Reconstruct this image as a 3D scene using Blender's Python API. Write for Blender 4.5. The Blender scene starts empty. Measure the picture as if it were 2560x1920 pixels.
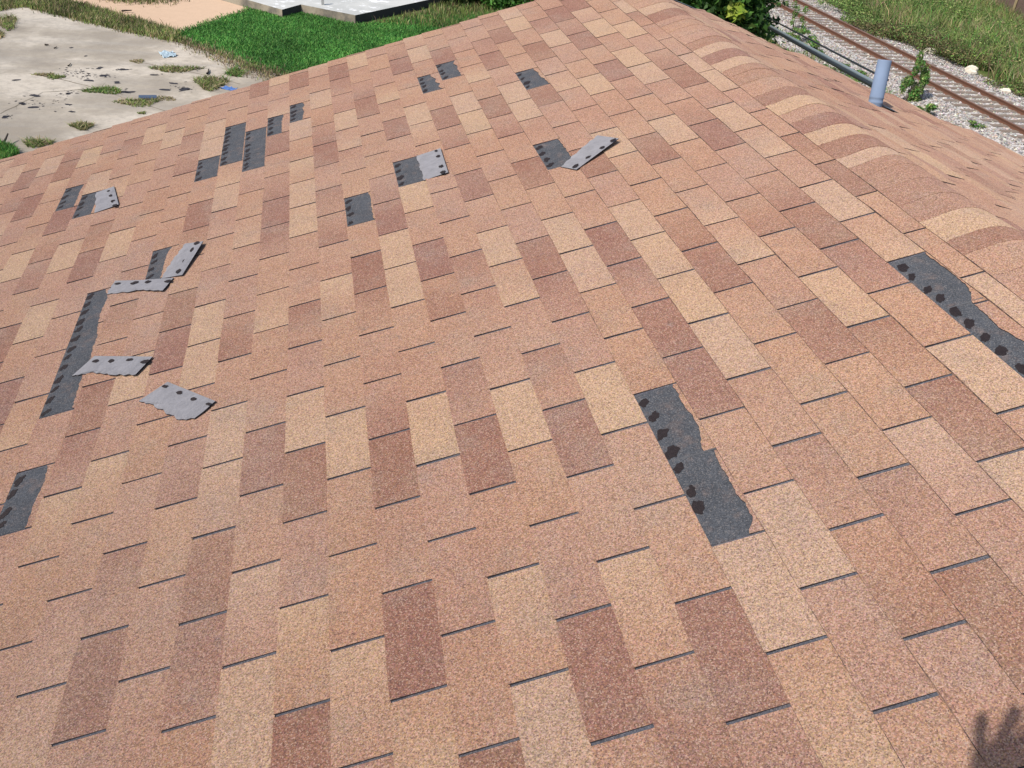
import bpy, bmesh, math, random
import numpy as np
from mathutils import Vector, Matrix, noise
random.seed(7); rng=np.random.default_rng(7)
# ---------------------------------------------------------------- camera, sky, sun
C=bpy.context.scene
scene=bpy.context.scene
RW=np.array([[0.97911637,-0.18625373,0.08149035],[-0.03476161,-0.54831139,-0.83555147],[0.20030666,0.81526938,-0.54333514]])
FPX=2337.5
CAM=np.array([-1.9006181810547595,-1.3479855930901161,1.0920819015442778])
cam_d=bpy.data.cameras.new("camera"); cam=bpy.data.objects.new("camera",cam_d); scene.collection.objects.link(cam)
cam_d.sensor_fit='HORIZONTAL'; cam_d.sensor_width=36.0; cam_d.lens=36.0*FPX/2560; cam_d.clip_start=0.02; cam_d.clip_end=3000
m=Matrix(((RW[0,0],-RW[1,0],-RW[2,0],CAM[0]),(RW[0,1],-RW[1,1],-RW[2,1],CAM[1]),(RW[0,2],-RW[1,2],-RW[2,2],CAM[2]),(0,0,0,1)))
cam.matrix_world=m; scene.camera=cam
SUN=np.array([-0.597,-0.400,0.695]); SUN/=np.linalg.norm(SUN)
elev=math.asin(SUN[2]); az=math.atan2(SUN[0],SUN[1])      # azimuth clockwise from +Y
world=bpy.data.worlds.new("World"); scene.world=world; world.use_nodes=True
wn=world.node_tree.nodes; wl=world.node_tree.links; wn.clear()
sky=wn.new('ShaderNodeTexSky'); sky.sky_type='NISHITA'; sky.sun_disc=False; sky.sun_elevation=elev; sky.sun_rotation=az
sky.air_density=1.0; sky.dust_density=1.5; sky.ozone_density=1.0
bg=wn.new('ShaderNodeBackground'); bg.inputs[1].default_value=0.115; wo=wn.new('ShaderNodeOutputWorld')
wl.new(sky.outputs[0],bg.inputs[0]); wl.new(bg.outputs[0],wo.inputs[0])
sl=bpy.data.lights.new("sun",'SUN'); sl.energy=3.5; sl.angle=math.radians(0.53); sl.color=(1.0,0.95,0.88)
so=bpy.data.objects.new("sun",sl); scene.collection.objects.link(so)
so.rotation_euler=Vector(SUN).to_track_quat('Z','Y').to_euler(); so.location=(-10,-8,14)
vs=scene.view_settings; vs.view_transform='Standard'; vs.look='None'; vs.exposure=0.30; vs.gamma=1.0; vs.use_curve_mapping=False
# ---------------------------------------------------------------- layout helpers
G=-7.0                      # ground level; the ridge is near z=0
AL=math.radians(17.5); CA=math.cos(AL); SA=math.sin(AL)
TW=.3048; TE=.127; YR=18.65*TE
def ray(px,py):
    d=np.array([(px-1280)/FPX,(py-960)/FPX,1.0])@RW
    return d/np.linalg.norm(d)
def hitp(px,py,n,c):
    d=ray(px,py); n=np.array(n,float); s=(c-n@CAM)/(n@d); return CAM+s*d
def gp(px,py,z=G): return Vector(hitp(px,py,(0,0,1),z))
def rp(px,py,h=0.0): return Vector(hitp(px,py,(-SA,0,CA),h))      # on the near roof slope, h above it
AX=.15*CA; AZ=.15*SA
FH=AX*math.sin(math.radians(18.5))+AZ*math.cos(math.radians(18.5))
def fp(px,py,h=0.0): return Vector(hitp(px,py,(math.sin(math.radians(18.5)),0,math.cos(math.radians(18.5))),FH+h))    # on the far roof slope
def aty(px,py,y):
    d=ray(px,py); return Vector(CAM+d*((y-CAM[1])/d[1]))
def S1(Y,y,h): # near slope: Y along ridge, y metres upslope (lattice origin), h above
    return ((y-YR)*CA-h*SA, Y, (y-YR)*SA+h*CA)
AL2=math.radians(18.5); CA2=math.cos(AL2); SA2=math.sin(AL2)
def S2(Y,d,h): # far slope: d metres down from the apex
    return (AX+d*CA2+h*SA2, Y, AZ-d*SA2+h*CA2)
def props(o,label=None,cat=None,group=None,kind=None):
    if label: o['label']=label
    if cat: o['category']=cat
    if group: o['group']=group
    if kind: o['kind']=kind
    return o
def empty(name,loc,label,cat,group=None):
    o=bpy.data.objects.new(name,None); o.location=loc; scene.collection.objects.link(o); return props(o,label,cat,group)
def mesh_obj(name,verts,faces,mats,parent=None,midx=None,smooth=False,col=None,colname='tone'):
    me=bpy.data.meshes.new(name); me.from_pydata([tuple(v) for v in verts],[],faces)
    for mt in (mats if isinstance(mats,(list,tuple)) else [mats]): me.materials.append(mt)
    if midx is not None: me.polygons.foreach_set('material_index',midx)
    if smooth: me.polygons.foreach_set('use_smooth',[True]*len(me.polygons))
    if col is not None:
        a=me.color_attributes.new(colname,'FLOAT_COLOR','POINT'); a.data.foreach_set('color',np.asarray(col,np.float32).ravel())
    me.update(); o=bpy.data.objects.new(name,me); scene.collection.objects.link(o)
    if parent: o.parent=parent; o.matrix_parent_inverse=Matrix.Translation(-Vector(parent.location))
    return o
def np_mesh(name,V,F,mat,parent=None,col=None,smooth=False):
    # V (n,3), F (m,k) constant k
    me=bpy.data.meshes.new(name); n=len(V); mF,k=F.shape
    me.vertices.add(n); me.vertices.foreach_set('co',V.astype(np.float32).ravel())
    me.loops.add(mF*k); me.loops.foreach_set('vertex_index',F.astype(np.int32).ravel())
    me.polygons.add(mF); me.polygons.foreach_set('loop_start',np.arange(0,mF*k,k,dtype=np.int32))
    me.update(calc_edges=True)
    if smooth: me.polygons.foreach_set('use_smooth',np.ones(mF,bool))
    if col is not None:
        a=me.color_attributes.new('tone','FLOAT_COLOR','POINT'); a.data.foreach_set('color',col.astype(np.float32).ravel())
    me.materials.append(mat); me.validate(); o=bpy.data.objects.new(name,me); scene.collection.objects.link(o)
    if parent: o.parent=parent; o.matrix_parent_inverse=Matrix.Translation(-Vector(parent.location))
    return o
# ---------------------------------------------------------------- materials
class NT:
    def __init__(s,name,rough=.9,spec=.25):
        s.m=bpy.data.materials.new(name); s.m.use_nodes=True; s.t=s.m.node_tree; s.b=s.t.nodes['Principled BSDF']
        s.b.inputs['Roughness'].default_value=rough; s.b.inputs['Specular IOR Level'].default_value=spec
        if rough>.88: s.b.inputs['Diffuse Roughness'].default_value=1.0
    def n(s,typ,**k):
        x=s.t.nodes.new('ShaderNode'+typ)
        for a,b in k.items(): setattr(x,a,b)
        return x
    def l(s,a,b): s.t.links.new(a,b)
    def coord(s): return s.n('TexCoord').outputs['Object']
    def noise(s,scale,detail=4,rough=.55,vec=None):
        x=s.n('TexNoise'); x.inputs['Scale'].default_value=scale; x.inputs['Detail'].default_value=detail; x.inputs['Roughness'].default_value=rough
        s.l(vec if vec is not None else s.coord(),x.inputs['Vector']); return x.outputs['Fac']
    def ramp(s,fac,stops,interp='LINEAR'):
        x=s.n('ValToRGB'); r=x.color_ramp; r.interpolation=interp
        while len(r.elements)<len(stops): r.elements.new(.5)
        for e,(p,c) in zip(r.elements,stops): e.position=p; e.color=(*c,1) if len(c)==3 else c
        s.l(fac,x.inputs[0]); return x.outputs[0]
    def mix(s,fac,a,b,mode='MIX'):
        x=s.n('Mix',data_type='RGBA',blend_type=mode)
        for v,i in ((fac,0),(a,6),(b,7)):
            if isinstance(v,(int,float)): x.inputs[i].default_value=v
            elif isinstance(v,tuple): x.inputs[i].default_value=(*v,1)
            else: s.l(v,x.inputs[i])
        return x.outputs[2]
    def math(s,op,a,b=None,c=None,clamp=False):
        x=s.n('Math',operation=op); x.use_clamp=clamp
        for v,i in ((a,0),(b,1),(c,2)):
            if v is None: continue
            if isinstance(v,(int,float)): x.inputs[i].default_value=v
            else: s.l(v,x.inputs[i])
        return x.outputs[0]
    def bump(s,h,strength=.3,dist=.01):
        x=s.n('Bump'); x.inputs['Strength'].default_value=strength; x.inputs['Distance'].default_value=dist; s.l(h,x.inputs['Height']); s.l(x.outputs[0],s.b.inputs['Normal'])
    def out(s,c):
        if isinstance(c,tuple): s.b.inputs['Base Color'].default_value=(*c,1)
        else: s.l(c,s.b.inputs['Base Color'])
        return s.m
def granule(nt,col,scale=390,amt=1.0,speck=((.50,.37,.27),(.075,.05,.045)),hue=0.0):
    v=nt.n('TexVoronoi'); v.inputs['Scale'].default_value=scale; nt.l(nt.coord(),v.inputs['Vector'])
    sp=nt.n('SeparateColor'); nt.l(v.outputs['Color'],sp.inputs[0])
    n2=nt.noise(scale*.42,2,.6)
    f=nt.math('MULTIPLY_ADD',sp.outputs[0],.72*amt,1-.36*amt)
    f=nt.math('MULTIPLY',f,nt.math('MULTIPLY_ADD',n2,.9*amt,1-.45*amt))
    g=nt.n('CombineColor')
    nt.l(f,g.inputs[0])
    h=nt.math('MULTIPLY_ADD',sp.outputs[1],hue*.6,1-hue*.3); h2=nt.math('MULTIPLY_ADD',sp.outputs[2],hue*1.3,1-hue*.65)
    nt.l(nt.math('MULTIPLY',f,h),g.inputs[1]); nt.l(nt.math('MULTIPLY',f,h2),g.inputs[2])
    c=nt.mix(1.0,col,g.outputs[0],'MULTIPLY')
    c=nt.mix(nt.ramp(sp.outputs[1],[(0,(.55*amt,)*3),(.08,(.55*amt,)*3),(.09,(0,0,0)),(1,(0,0,0))]),c,speck[1])
    c=nt.mix(nt.ramp(sp.outputs[2],[(0,(0,0,0)),(.88,(0,0,0)),(.89,(.5*amt,)*3),(1,(.5*amt,)*3)]),c,speck[0])
    nt.bump(v.outputs['Distance'],.25,.002)
    return c
def attr(nt,name='tone'):
    a=nt.n('VertexColor'); a.layer_name=name; s=nt.n('SeparateColor'); nt.l(a.outputs[0],s.inputs[0]); return s.outputs
def mat_shingle():
    nt=NT('shingle_granules',.92,.2); A=attr(nt)
    t=nt.math('ADD',A[0],nt.math('MULTIPLY_ADD',nt.noise(4.2,3),.40,-.20))
    t=nt.math('ADD',t,nt.math('MULTIPLY_ADD',nt.noise(27,3),.24,-.12),clamp=True)
    c=nt.ramp(t,[(0,(.366,.237,.164)),(.25,(.343,.206,.144)),(.5,(.316,.177,.124)),(.75,(.265,.140,.101)),(1,(.220,.108,.081))])
    # weathered grey scuffs and the pale bleaching of old granules
    w=nt.ramp(nt.noise(6.5,5,.65),[(.50,(0,0,0)),(.76,(.50,)*3)])
    c=nt.mix(w,c,(.245,.182,.150))
    w2=nt.ramp(nt.noise(21,5,.75),[(.62,(0,0,0)),(.74,(.55,)*3)])
    c=nt.mix(w2,c,(.17,.145,.15))
    w3=nt.ramp(nt.noise(1.1,4,.6),[(.40,(0,0,0)),(.66,(.22,)*3)])
    c=nt.mix(w3,c,(.36,.27,.205))
    h=nt.math('MULTIPLY_ADD',A[1],.045,.978); g=nt.n('CombineColor'); nt.l(h,g.inputs[0]); nt.l(h,g.inputs[1]); nt.l(nt.math('SUBTRACT',2.0,h),g.inputs[2])
    c=nt.mix(1.0,c,g.outputs[0],'MULTIPLY')
    return nt.out(granule(nt,c,hue=.34))
def mat_simple(name,col,rough=.8,spec=.3,nscale=None,amp=.25,bump=None,metal=0):
    nt=NT(name,rough,spec); nt.b.inputs['Metallic'].default_value=metal
    c=col
    if nscale:
        f=nt.math('MULTIPLY_ADD',nt.noise(nscale,5,.6),amp*2,1-amp); g=nt.n('CombineColor')
        for i in range(3): nt.l(f,g.inputs[i])
        c=nt.mix(1.0,col,g.outputs[0],'MULTIPLY')
        if bump: nt.bump(nt.noise(nscale*3,4),bump,.01)
    return nt.out(c)
M_SH=mat_shingle()
M_EDGE=mat_simple('asphalt_edge',(.042,.034,.038),.85,.2,60,.3)
def mat_slate(name,base,amt=.8,scale=430):
    nt=NT(name,.9,.2)
    f=nt.math('MULTIPLY_ADD',nt.noise(9,4,.65),.7,.65); g=nt.n('CombineColor')
    for i in range(3): nt.l(f,g.inputs[i])
    c=nt.mix(1.0,base,g.outputs[0],'MULTIPLY')
    c=nt.mix(nt.ramp(nt.noise(20,5,.7),[(.52,(0,0,0)),(.68,(.45,)*3)]),c,(.17,.125,.11))
    return nt.out(granule(nt,c,scale,amt,((.24,.22,.21),(.02,.02,.025))))
def mat_butt():
    nt=NT('butt_edge',.92,.15); f=nt.noise(38,4,.7)
    return nt.out(nt.ramp(f,[(.42,(.19,.118,.088)),(.56,(.055,.042,.042))]))
M_BUTT=mat_butt()
M_BASE=mat_slate('slot_floor_granules',(.085,.087,.105))
M_SEAMM=mat_simple('joint_edge',(.11,.112,.122),.9,.2,60,.3)
M_BARE=mat_slate('bare_headlap_granules',(.066,.070,.080))
M_TAR=mat_simple('sealant_tar',(.026,.018,.018),.7,.25,110,.6,.4)
M_BACK=mat_simple('sanded_shingle_back',(.232,.226,.242),.9,.2,22,.26,.5)
# ---------------------------------------------------------------- roof lattice (measured shingle courses)
LAT={"v0":-12,"cx":[-0.159,-0.725,-0.208,0.295,-0.306,0.128,-0.455,0.007,0.416,-0.173,0.246,-0.34,0.085,-0.508,-0.089,0.324,-0.263,0.157,-0.417,-0.013,0.429,-0.151,0.262,-0.319,0.099,-0.499,-0.082,0.352,-0.234,0.174],"px":[-0.0386,0.0087,0.09,-0.0614,-0.0084,0.0586,-0.0845,0.1584,0.0064],"l0":-12,"cy":[0.244,0.165,0.093,0.068,0.038,0.024,0.052,0.045,0.075,0.06,0.067,0.072,0.079,0.059,0.081,0.061,0.06,0.043,0.026,0.02,0.007,-0.001,-0.002,-0.01,-0.025,-0.02,-0.017,-0.016,-0.009,0.016,-0.014],"py":[-0.0588,-0.0076,-0.1525,-0.0283,0.0049,0.0736,0.2856,0.0147,-0.0046],"meas":{"-3,2":1.875,"-1,2":1.696,"-2,1":1.292,"0,1":1.123,"-3,1":0.875,"-1,1":0.714,"-2,0":0.299,"0,0":0.123,"2,1":0.971,"4,1":0.8,"3,0":0.387,"5,0":0.218,"2,0":-0.032,"4,0":-0.21,"7,0":0.051,"9,0":-0.118,"8,-1":-0.539,"7,-1":-0.974,"6,0":-0.371,"11,0":-0.314,"10,-1":-0.723,"12,-1":-0.918,"11,-1":-1.329,"-6,6":5.522,"-4,4":4.436,"-3,4":3.824,"-4,3":3.427,"-2,3":3.266,"-1,3":2.706,"-3,3":2.855,"-2,2":2.28,"-4,2":2.45,"0,2":2.127,"0,3":3.127,"-1,4":3.676,"0,4":4.101,"2,4":3.948,"3,3":3.376,"2,3":2.975,"5,3":3.226,"4,3":2.798,"3,2":2.387,"6,3":2.624,"5,2":2.204,"2,2":1.971,"4,2":1.8,"3,1":1.385,"5,1":1.214,"8,2":2.46,"9,2":1.879,"8,1":1.476,"7,1":1.046,"9,1":0.888,"11,2":1.7,"8,0":0.468,"10,2":2.295,"13,2":1.512,"12,1":1.12,"14,1":0.931,"13,1":0.517,"12,0":0.113,"14,0":-0.092,"13,0":-0.499,"-5,10":10.04,"-6,11":10.611,"-5,9":9.004,"-4,9":9.448,"-4,8":8.407,"-6,9":8.581,"-8,9":8.718,"-7,8":8.127,"-6,8":7.523,"-4,7":7.389,"-4,6":6.371,"-7,7":7.088,"-2,7":7.211,"-3,7":6.791,"-2,6":6.216,"-1,7":6.628,"-1,6":5.647,"0,5":5.08,"-1,8":7.65,"-1,9":8.679,"-3,10":9.872,"-7,10":10.177,"-9,10":10.339,"-8,10":9.731,"-8,11":10.776,"-2,5":5.239,"2,9":8.934,"1,9":8.496,"2,8":7.893,"3,8":8.338,"3,7":7.322,"5,8":8.2,"6,8":7.602,"5,7":7.152,"4,7":6.738,"6,7":6.575,"7,7":6.99,"8,6":6.398,"5,6":6.139,"7,6":5.961,"6,6":5.574,"4,6":5.735,"3,6":6.336,"2,7":6.9,"1,8":7.479,"1,7":6.465,"2,6":5.895,"3,5":5.326,"4,5":4.737,"5,5":5.156,"6,5":4.605,"7,5":4.991,"5,4":4.176,"3,4":4.334,"2,5":4.911,"6,4":3.641,"7,4":4.039,"10,6":6.237,"9,6":5.82,"11,6":5.666,"12,6":6.063,"13,6":5.497,"12,5":5.09,"10,5":5.256,"9,5":4.86,"11,5":4.674,"13,5":4.521,"14,5":4.925,"10,4":4.283,"12,4":4.109,"9,4":3.878,"11,4":3.71,"13,4":3.534,"10,3":3.305,"12,3":3.134,"8,3":3.465,"9,3":2.893,"11,3":2.713,"15,5":5.335,"16,5":4.762,"17,4":4.177,"16,4":3.761,"15,3":3.37,"17,3":3.173,"16,2":1.759,"15,2":2.349,"14,2":1.93,"14,3":2.94,"-10,15":15.071,"-9,13":13.457,"-11,14":13.588,"-10,13":12.996,"-11,16":15.63,"-12,15":15.193,"-8,15":14.934,"-7,14":14.331,"-7,13":13.259,"-6,13":12.661,"-5,12":12.069,"-4,12":12.469,"-3,13":12.906,"-2,13":13.334,"-2,14":14.39,"-5,14":14.174,"-4,13":13.554,"-3,12":11.844,"-3,11":10.88,"-4,11":11.448,"-2,10":10.291,"-1,10":9.672,"-1,11":10.688,"0,15":15.225,"0,14":14.212,"1,15":14.645,"2,12":11.925,"3,13":13.359,"4,15":14.853,"5,14":14.239,"6,15":14.682,"7,14":14.05,"4,13":12.739,"3,11":11.321,"4,11":10.743,"2,11":10.909,"3,10":10.313,"5,13":13.156,"6,13":12.56,"6,12":11.556,"5,12":12.092,"6,11":10.627,"7,12":11.986,"7,11":10.982,"8,9":9.497,"8,14":14.463,"7,8":8.011,"5,9":9.185,"11,15":14.752,"13,14":13.551,"15,15":15.503,"15,12":12.355,"13,13":12.436,"15,13":13.391,"16,13":12.788,"16,14":13.905,"16,12":11.78,"14,12":11.849,"17,12":12.244,"17,11":11.21,"16,11":10.772,"14,11":10.934,"14,10":10.005,"13,11":10.58,"12,10":10.177,"13,10":9.578,"15,9":9.383,"14,9":8.94,"16,10":9.796,"16,9":8.787,"15,8":8.354,"11,10":9.761,"10,9":9.322,"12,9":9.124,"13,9":8.5,"9,9":8.866,"14,8":7.918,"15,7":7.325,"10,8":8.263,"12,7":7.061,"13,8":7.484,"14,7":6.891,"10,7":7.245,"13,7":6.477,"17,10":10.202,"17,9":9.199,"17,8":8.181,"17,7":7.148,"17,6":6.152,"17,5":5.163}}
TN={18:(1,'lLmmdrmmLLmmr'),17:(1,'mmlLmlLmdrmLmm'),16:(1,'LmrdrmdrmLLmLld'),15:(0,'drLmrmmLmmdmdrdm'),14:(-1,'mlmdmllmdmmLmmLrmm'),13:(-1,'drmmmdrmmLmmlmdmLL'),12:(-2,'mrrmLLLLmdmmdmmmdrm'),11:(-1,'mLmddrdmmmmLLmdrmm'),10:(-2,'lLmmmmLLmdmrdmlmmmm'),9:(-1,'dmmLmrdmmmmLLmmdmm'),8:(-2,'rlmdrmlLmdmrdmmmLl'),7:(-1,'dmmLmmrmmmmlLmmdrm'),6:(-1,'LlmdrmrdmLmmdmlmmm'),5:(-1,'mmmLmmLLdrmmmdrmLm'),4:(-1,'ldmdrmrdmmmmlLmrdm'),3:(-1,'lmmLmmlmrrmdrmLmlm'),2:(-1,'dlmdLmrmmLLlmLmmdm'),1:(0,'LlmdmmlmrdrmdmlmLm'),0:(0,'rdlLmrmmlmmmmmmdm'),-1:(0,'mmmrmLLmmmLlmmmmm'),-2:(0,'drmmmddmrdmmLLmmm'),-3:(0,'lmmlmLmmmmmmrrmmm'),-4:(1,'mlrdmrrmmmmmLmmm'),-5:(2,'mmmmmmmLmmmmLmmm'),-6:(4,'mlmmmdrmlmrmm'),-7:(5,'dmLmLmmLmmmm'),-8:(7,'dmrrdmmLmm'),-9:(8,'mLmmldrmm'),-10:(10,'mmdmLmm'),-11:(12,'lrdmm'),-12:(13,'mLmm'),-13:(15,'mm')}
TVAL={'L':0.03,'l':.25,'m':.5,'r':.72,'d':.97}
CX=LAT['cx'];PX=LAT['px'];CY=LAT['cy'];PY=LAT['py'];V0=LAT['v0'];L0=LAT['l0']
MEAS={tuple(int(q) for q in k.split(',')):v for k,v in LAT['meas'].items()}
def basis(U,V):
    x=(min(max(U,-1.5),16)-7)/8; y=(min(max(V,-12.5),19)-3)/16
    return (x,y,x*x,x*y,y*y,x**3,x*x*y,x*y*y,y**3)
def ug(v,k):
    if (v,k) in MEAS: return MEAS[v,k]
    i=min(max(v-V0,0),len(CX)-1); c=CX[i]
    if not (V0<=v<V0+len(CX)):
        c=(c+.433*(v-V0-i)+.5)%1-.5
    return k+c+sum(a*b for a,b in zip(basis(k,v+.5),PX))
def vg(l,U):
    i=min(max(l-L0,0),len(CY)-1); return l+CY[i]+sum(a*b for a,b in zip(basis(U,l),PY))
RAKE=16.25            # tab units: gable end of the near slope
def rake(v): return 15.98+ (v-(-13))*.020
YEND=5.0
patches={ # (course): list of (k_from,k_to,torn profile [(u,frac)...] or number)
 (10,0,1):[(2.27,.9),(2.09,.90),(1.98,.87),(1.78,.93),(1.59,.92),(1.36,.76),(1.30,.74),(1.29,.95),(1.11,.9),(.89,.92),(.78,.89),(.56,.95),(.43,.92),(.31,.72)],
 (17,0,2):[(3.12,.94),(2.72,.98),(2.42,.95),(2.29,.82),(2.17,.66),(1.98,.66),(1.74,.6),(1.47,.72),(1.2,.8),(.6,.9),(.1,.85)],
 (11,8,8):[(9.4,.80),(9.1,.86),(8.9,.83),(8.6,.95),(8.2,.97)],
 (12,11,11):[(12.2,.82),(12.0,.78),(11.85,.86),(11.6,.83),(11.4,.93),(11.1,.97)],
 (9,13,13):[(14.1,.86),(13.85,.90),(13.7,.78),(13.5,.92),(13.3,.84),(13.1,.88)],
 (8,12,12):[(13.3,.62),(13.1,.78),(12.9,.70),(12.75,.88),(12.6,.74),(12.45,.86),(12.3,.93)],
 (6,9,9):.97,(4,8,8):[(9,.95),(8.75,.90),(8.5,.97),(8.2,.94)],
 (2,13,13):[(14,.60),(13.8,.74),(13.6,.62),(13.4,.70),(13.1,.62)],
 (1,13,13):[(14,.75),(13.8,.66),(13.5,.74),(13.2,.66)],
 (0,11,12):.98,(-1,12,13):.985,(-2,11,11):.98,
 (-3,8,8):[(9.1,.62),(8.85,.74),(8.6,.60),(8.3,.58)],
 (-5,5,7):[(7.98,.63),(7.71,.82),(7.3,.75),(7.04,.79),(6.81,.84),(6.61,.93),(6.37,.9),(6.09,.95),(5.79,.90),(5.54,.88),(5.05,.92)],
 (-5,3,3):[(3.98,.82),(3.7,.89),(3.37,.82),(3.11,.84),(3.0,.81)],
 (-7,11,11):.8,(-8,12,12):[(13.1,.72),(12.8,.86),(12.5,.80),(12.2,.84)]}
missing={}
for (v,a,b),prof in patches.items():
    for k in range(a,b+1): missing[(v,k)]=(v,a,b)
def torn(key,u):
    prof=patches[key]
    j=.010*math.sin(u*37+key[0])+.010*math.sin(u*83+1.3*key[0])
    if isinstance(prof,float): return min(1.0,prof-abs(j)*.6)
    pts=sorted(prof); 
    if u<=pts[0][0]: return pts[0][1]+j
    for (u0,f0),(u1,f1) in zip(pts,pts[1:]):
        if u<=u1: return f0+(f1-f0)*(u-u0)/(u1-u0+1e-9)+j
    return pts[-1][1]+j
house=empty('house',(0,0,G),'house with a tan and brown asphalt shingle gable roof missing several tabs','house')
HG=.0042                      # half slot width (m)
class SB:
    def __init__(s): s.V=[];s.F=[];s.M=[];s.C=[]
    def grid(s,P,cols,zt=None):
        """P: rows x cols of points; adds a quad sheet"""
        b=len(s.V); R_=len(P); K=len(P[0])
        for i in range(R_):
            for j in range(K): s.V.append(P[i][j]); s.C.append(cols[j] if not isinstance(cols[0],list) else cols[i][j])
        for i in range(R_-1):
            for j in range(K-1):
                a=b+i*K+j; s.F.append((a,a+1,a+K+1,a+K)); s.M.append(0)
        return b,R_,K
    def quad(s,a,b_,c,d,m,col=(0,0,0,1)):
        i=len(s.V); s.V+= [a,b_,c,d]; s.C+=[col]*4; s.F.append((i,i+1,i+2,i+3)); s.M.append(m)
def tab(sb,SF,u0,u1,yb,yt,hb,ht,t0,t1,tr,n=7,lift=0.):
    """one shingle tab; SF(Y,y,h); yb(u), yt(u) butt and top lines; hb/ht heights"""
    us=[u0+(u1-u0)*i/(n-1) for i in range(n)]
    rb=[];rt=[];rm=[];cols=[]
    for i,u in enumerate(us):
        f=i/(n-1); l=lift*math.sin(math.pi*f)
        jb=.0006*math.sin(u*31+tr*20)
        rb.append(SF(u*TW,yb(u)+jb,hb+l)); rt.append(SF(u*TW,yt(u),ht)); rm.append(SF(u*TW,.5*(yb(u)+yt(u)),.5*(hb+ht)+l*.35))
        cols.append((t0+(t1-t0)*f,tr,0,1))
    # top sheet, oriented up
    sb.grid([rb,rm,rt],cols)
    lo=[SF(u*TW,yb(u)+.0006*math.sin(u*31+tr*20),0.0) for u in us]
    for i in range(n-1): sb.quad(lo[i],lo[i+1],rb[i+1],rb[i],1 if n>20 else 2)
    for (i,) in ((0,),(n-1,)):
        u=us[i]; a=SF(u*TW,yb(u),0); b=SF(u*TW,yt(u),0)
        sb.quad(a,rb[i],rt[i],b,1)
def tone_of(v,k):
    if v in TN:
        k0,s=TN[v]
        if k0<=k<k0+len(s): return TVAL[s[k-k0]],s[k-k0]
    r=random.random()
    c='L' if r<.15 else 'l' if r<.24 else 'm' if r<.72 else 'r' if r<.84 else 'd'
    return TVAL[c],c
sb=SB()
for v in range(-22,19):
    for k in range(-14,19):
        u0=ug(v,k); u1=ug(v,k+1)
        g=HG/TW*random.uniform(.75,1.25); u0+=g; u1-=g
        rk=rake(v)
        if u0>rk-.03: continue
        u1=min(u1,rk+.02*math.sin(v*1.7))
        t,ch=tone_of(v,k); t+=random.uniform(-.05,.05)
        d=random.uniform(-.10,.10)
        if ch=='l': d=.22*random.choice((-1,1))
        if ch=='r': d=.16*random.choice((-1,1))
        tr=random.random()
        yb=lambda u,v=v: vg(v,u)*TE
        if v<18: yt=lambda u,v=v: vg(v+1,u)*TE+.002
        else: yt=lambda u,v=v: YR+.03
        if (v,k) in missing:
            key=missing[(v,k)]; n=26
            ybt=lambda u,v=v,key=key: (vg(v,u)+min(.995,max(.05,torn(key,u)))*(vg(v+1,u)-vg(v,u)))*TE
            tab(sb,S1,u0,u1,ybt,yt,.0055,.0035,t+d,t-d,tr,n)
        else:
            lift=random.uniform(0,.0015) if random.random()<.8 else random.uniform(.002,.005)
            hb=.0062+random.uniform(-.0008,.001)
            tab(sb,S1,u0,u1,yb,yt,hb,.0035,t+d,t-d,tr,7,lift)
roof1=mesh_obj('roof_slope',sb.V,sb.F,[M_SH,M_EDGE,M_BUTT],house,sb.M,False,sb.C)
roof1['label']='near roof slope of three-tab shingles with torn and missing tabs'
# deck sheets under the tabs (dark granules seen through the slots)
Y0=-14*TW
def slab(name,SF,ya,yb_,yy0,yy1,mat,parent,th=.03,n=1):
    V=[];F=[]
    for h in (0.0012,-th):
        for (a,b) in ((yy0,ya),(yy1,ya),(yy1,yb_),(yy0,yb_)): V.append(SF(a,b,h))
    F=[(0,1,2,3),(7,6,5,4),(0,4,5,1),(1,5,6,2),(2,6,7,3),(3,7,4,0)]
    return mesh_obj(name,V,F,mat,parent)
V=[];F=[]
for h in (.0012,-.03):
    for (a,b) in ((Y0,-22*TE-.02),(rake(-22)*TW-.045,-22*TE-.02),(rake(19.5)*TW-.045,YR+.12),(Y0,YR+.12)): V.append(S1(a,b,h))
mesh_obj('roof_deck',V,[(0,1,2,3),(7,6,5,4),(0,4,5,1),(1,5,6,2),(2,6,7,3),(3,7,4,0)],M_BASE,house)
# bare patches with sealant dots
for (v,a,b) in patches:
    V=[];F=[];mi=[]
    ua=ug(v,a)+HG/TW; ub=ug(v,b+1)-HG/TW; n=int(24*(b-a+1))+1
    for i in range(n):
        u=ua+(ub-ua)*i/(n-1); y0=vg(v,u)*TE+.001; y1=y0+(torn((v,a,b),u)+.03)*TE
        V.append(S1(u*TW,y0-.004,.0032)); V.append(S1(u*TW,min(y1,vg(v+1,u)*TE),.0024))
    for i in range(n-1): F.append((2*i,2*i+2,2*i+3,2*i+1)); mi.append(0)
    nd=round((ub-ua)*4.3)
    for j in range(nd):
        if random.random()<.07: continue
        uc=ua+(ub-ua)*(j+.5+random.uniform(-.16,.16))/nd; w=random.uniform(.045,.080); hh=random.uniform(.09,.145)
        b0=len(V); m_=22; sd=random.uniform(0,50); vc=.05+hh*.9+random.uniform(-.02,.03)
        for q in range(m_):
            th=2*math.pi*q/m_; rr=1+.55*noise.noise(Vector((math.cos(th)*1.6+sd,math.sin(th)*1.6,v)))+random.uniform(-.12,.12); U=uc+w*rr*math.cos(th)+.03*math.sin(th)
            V.append(S1(U*TW,(vg(v,U)+max(.012,vc+hh*rr*math.sin(th)))*TE,.0042))
        F.append(tuple(range(b0,b0+m_))); mi.append(1)
    o=mesh_obj('bare_patch',V,F,[M_BARE,M_TAR],house,mi)
    o['label']='exposed dark grey granules with black sealant spots where a tab tore away'
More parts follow.
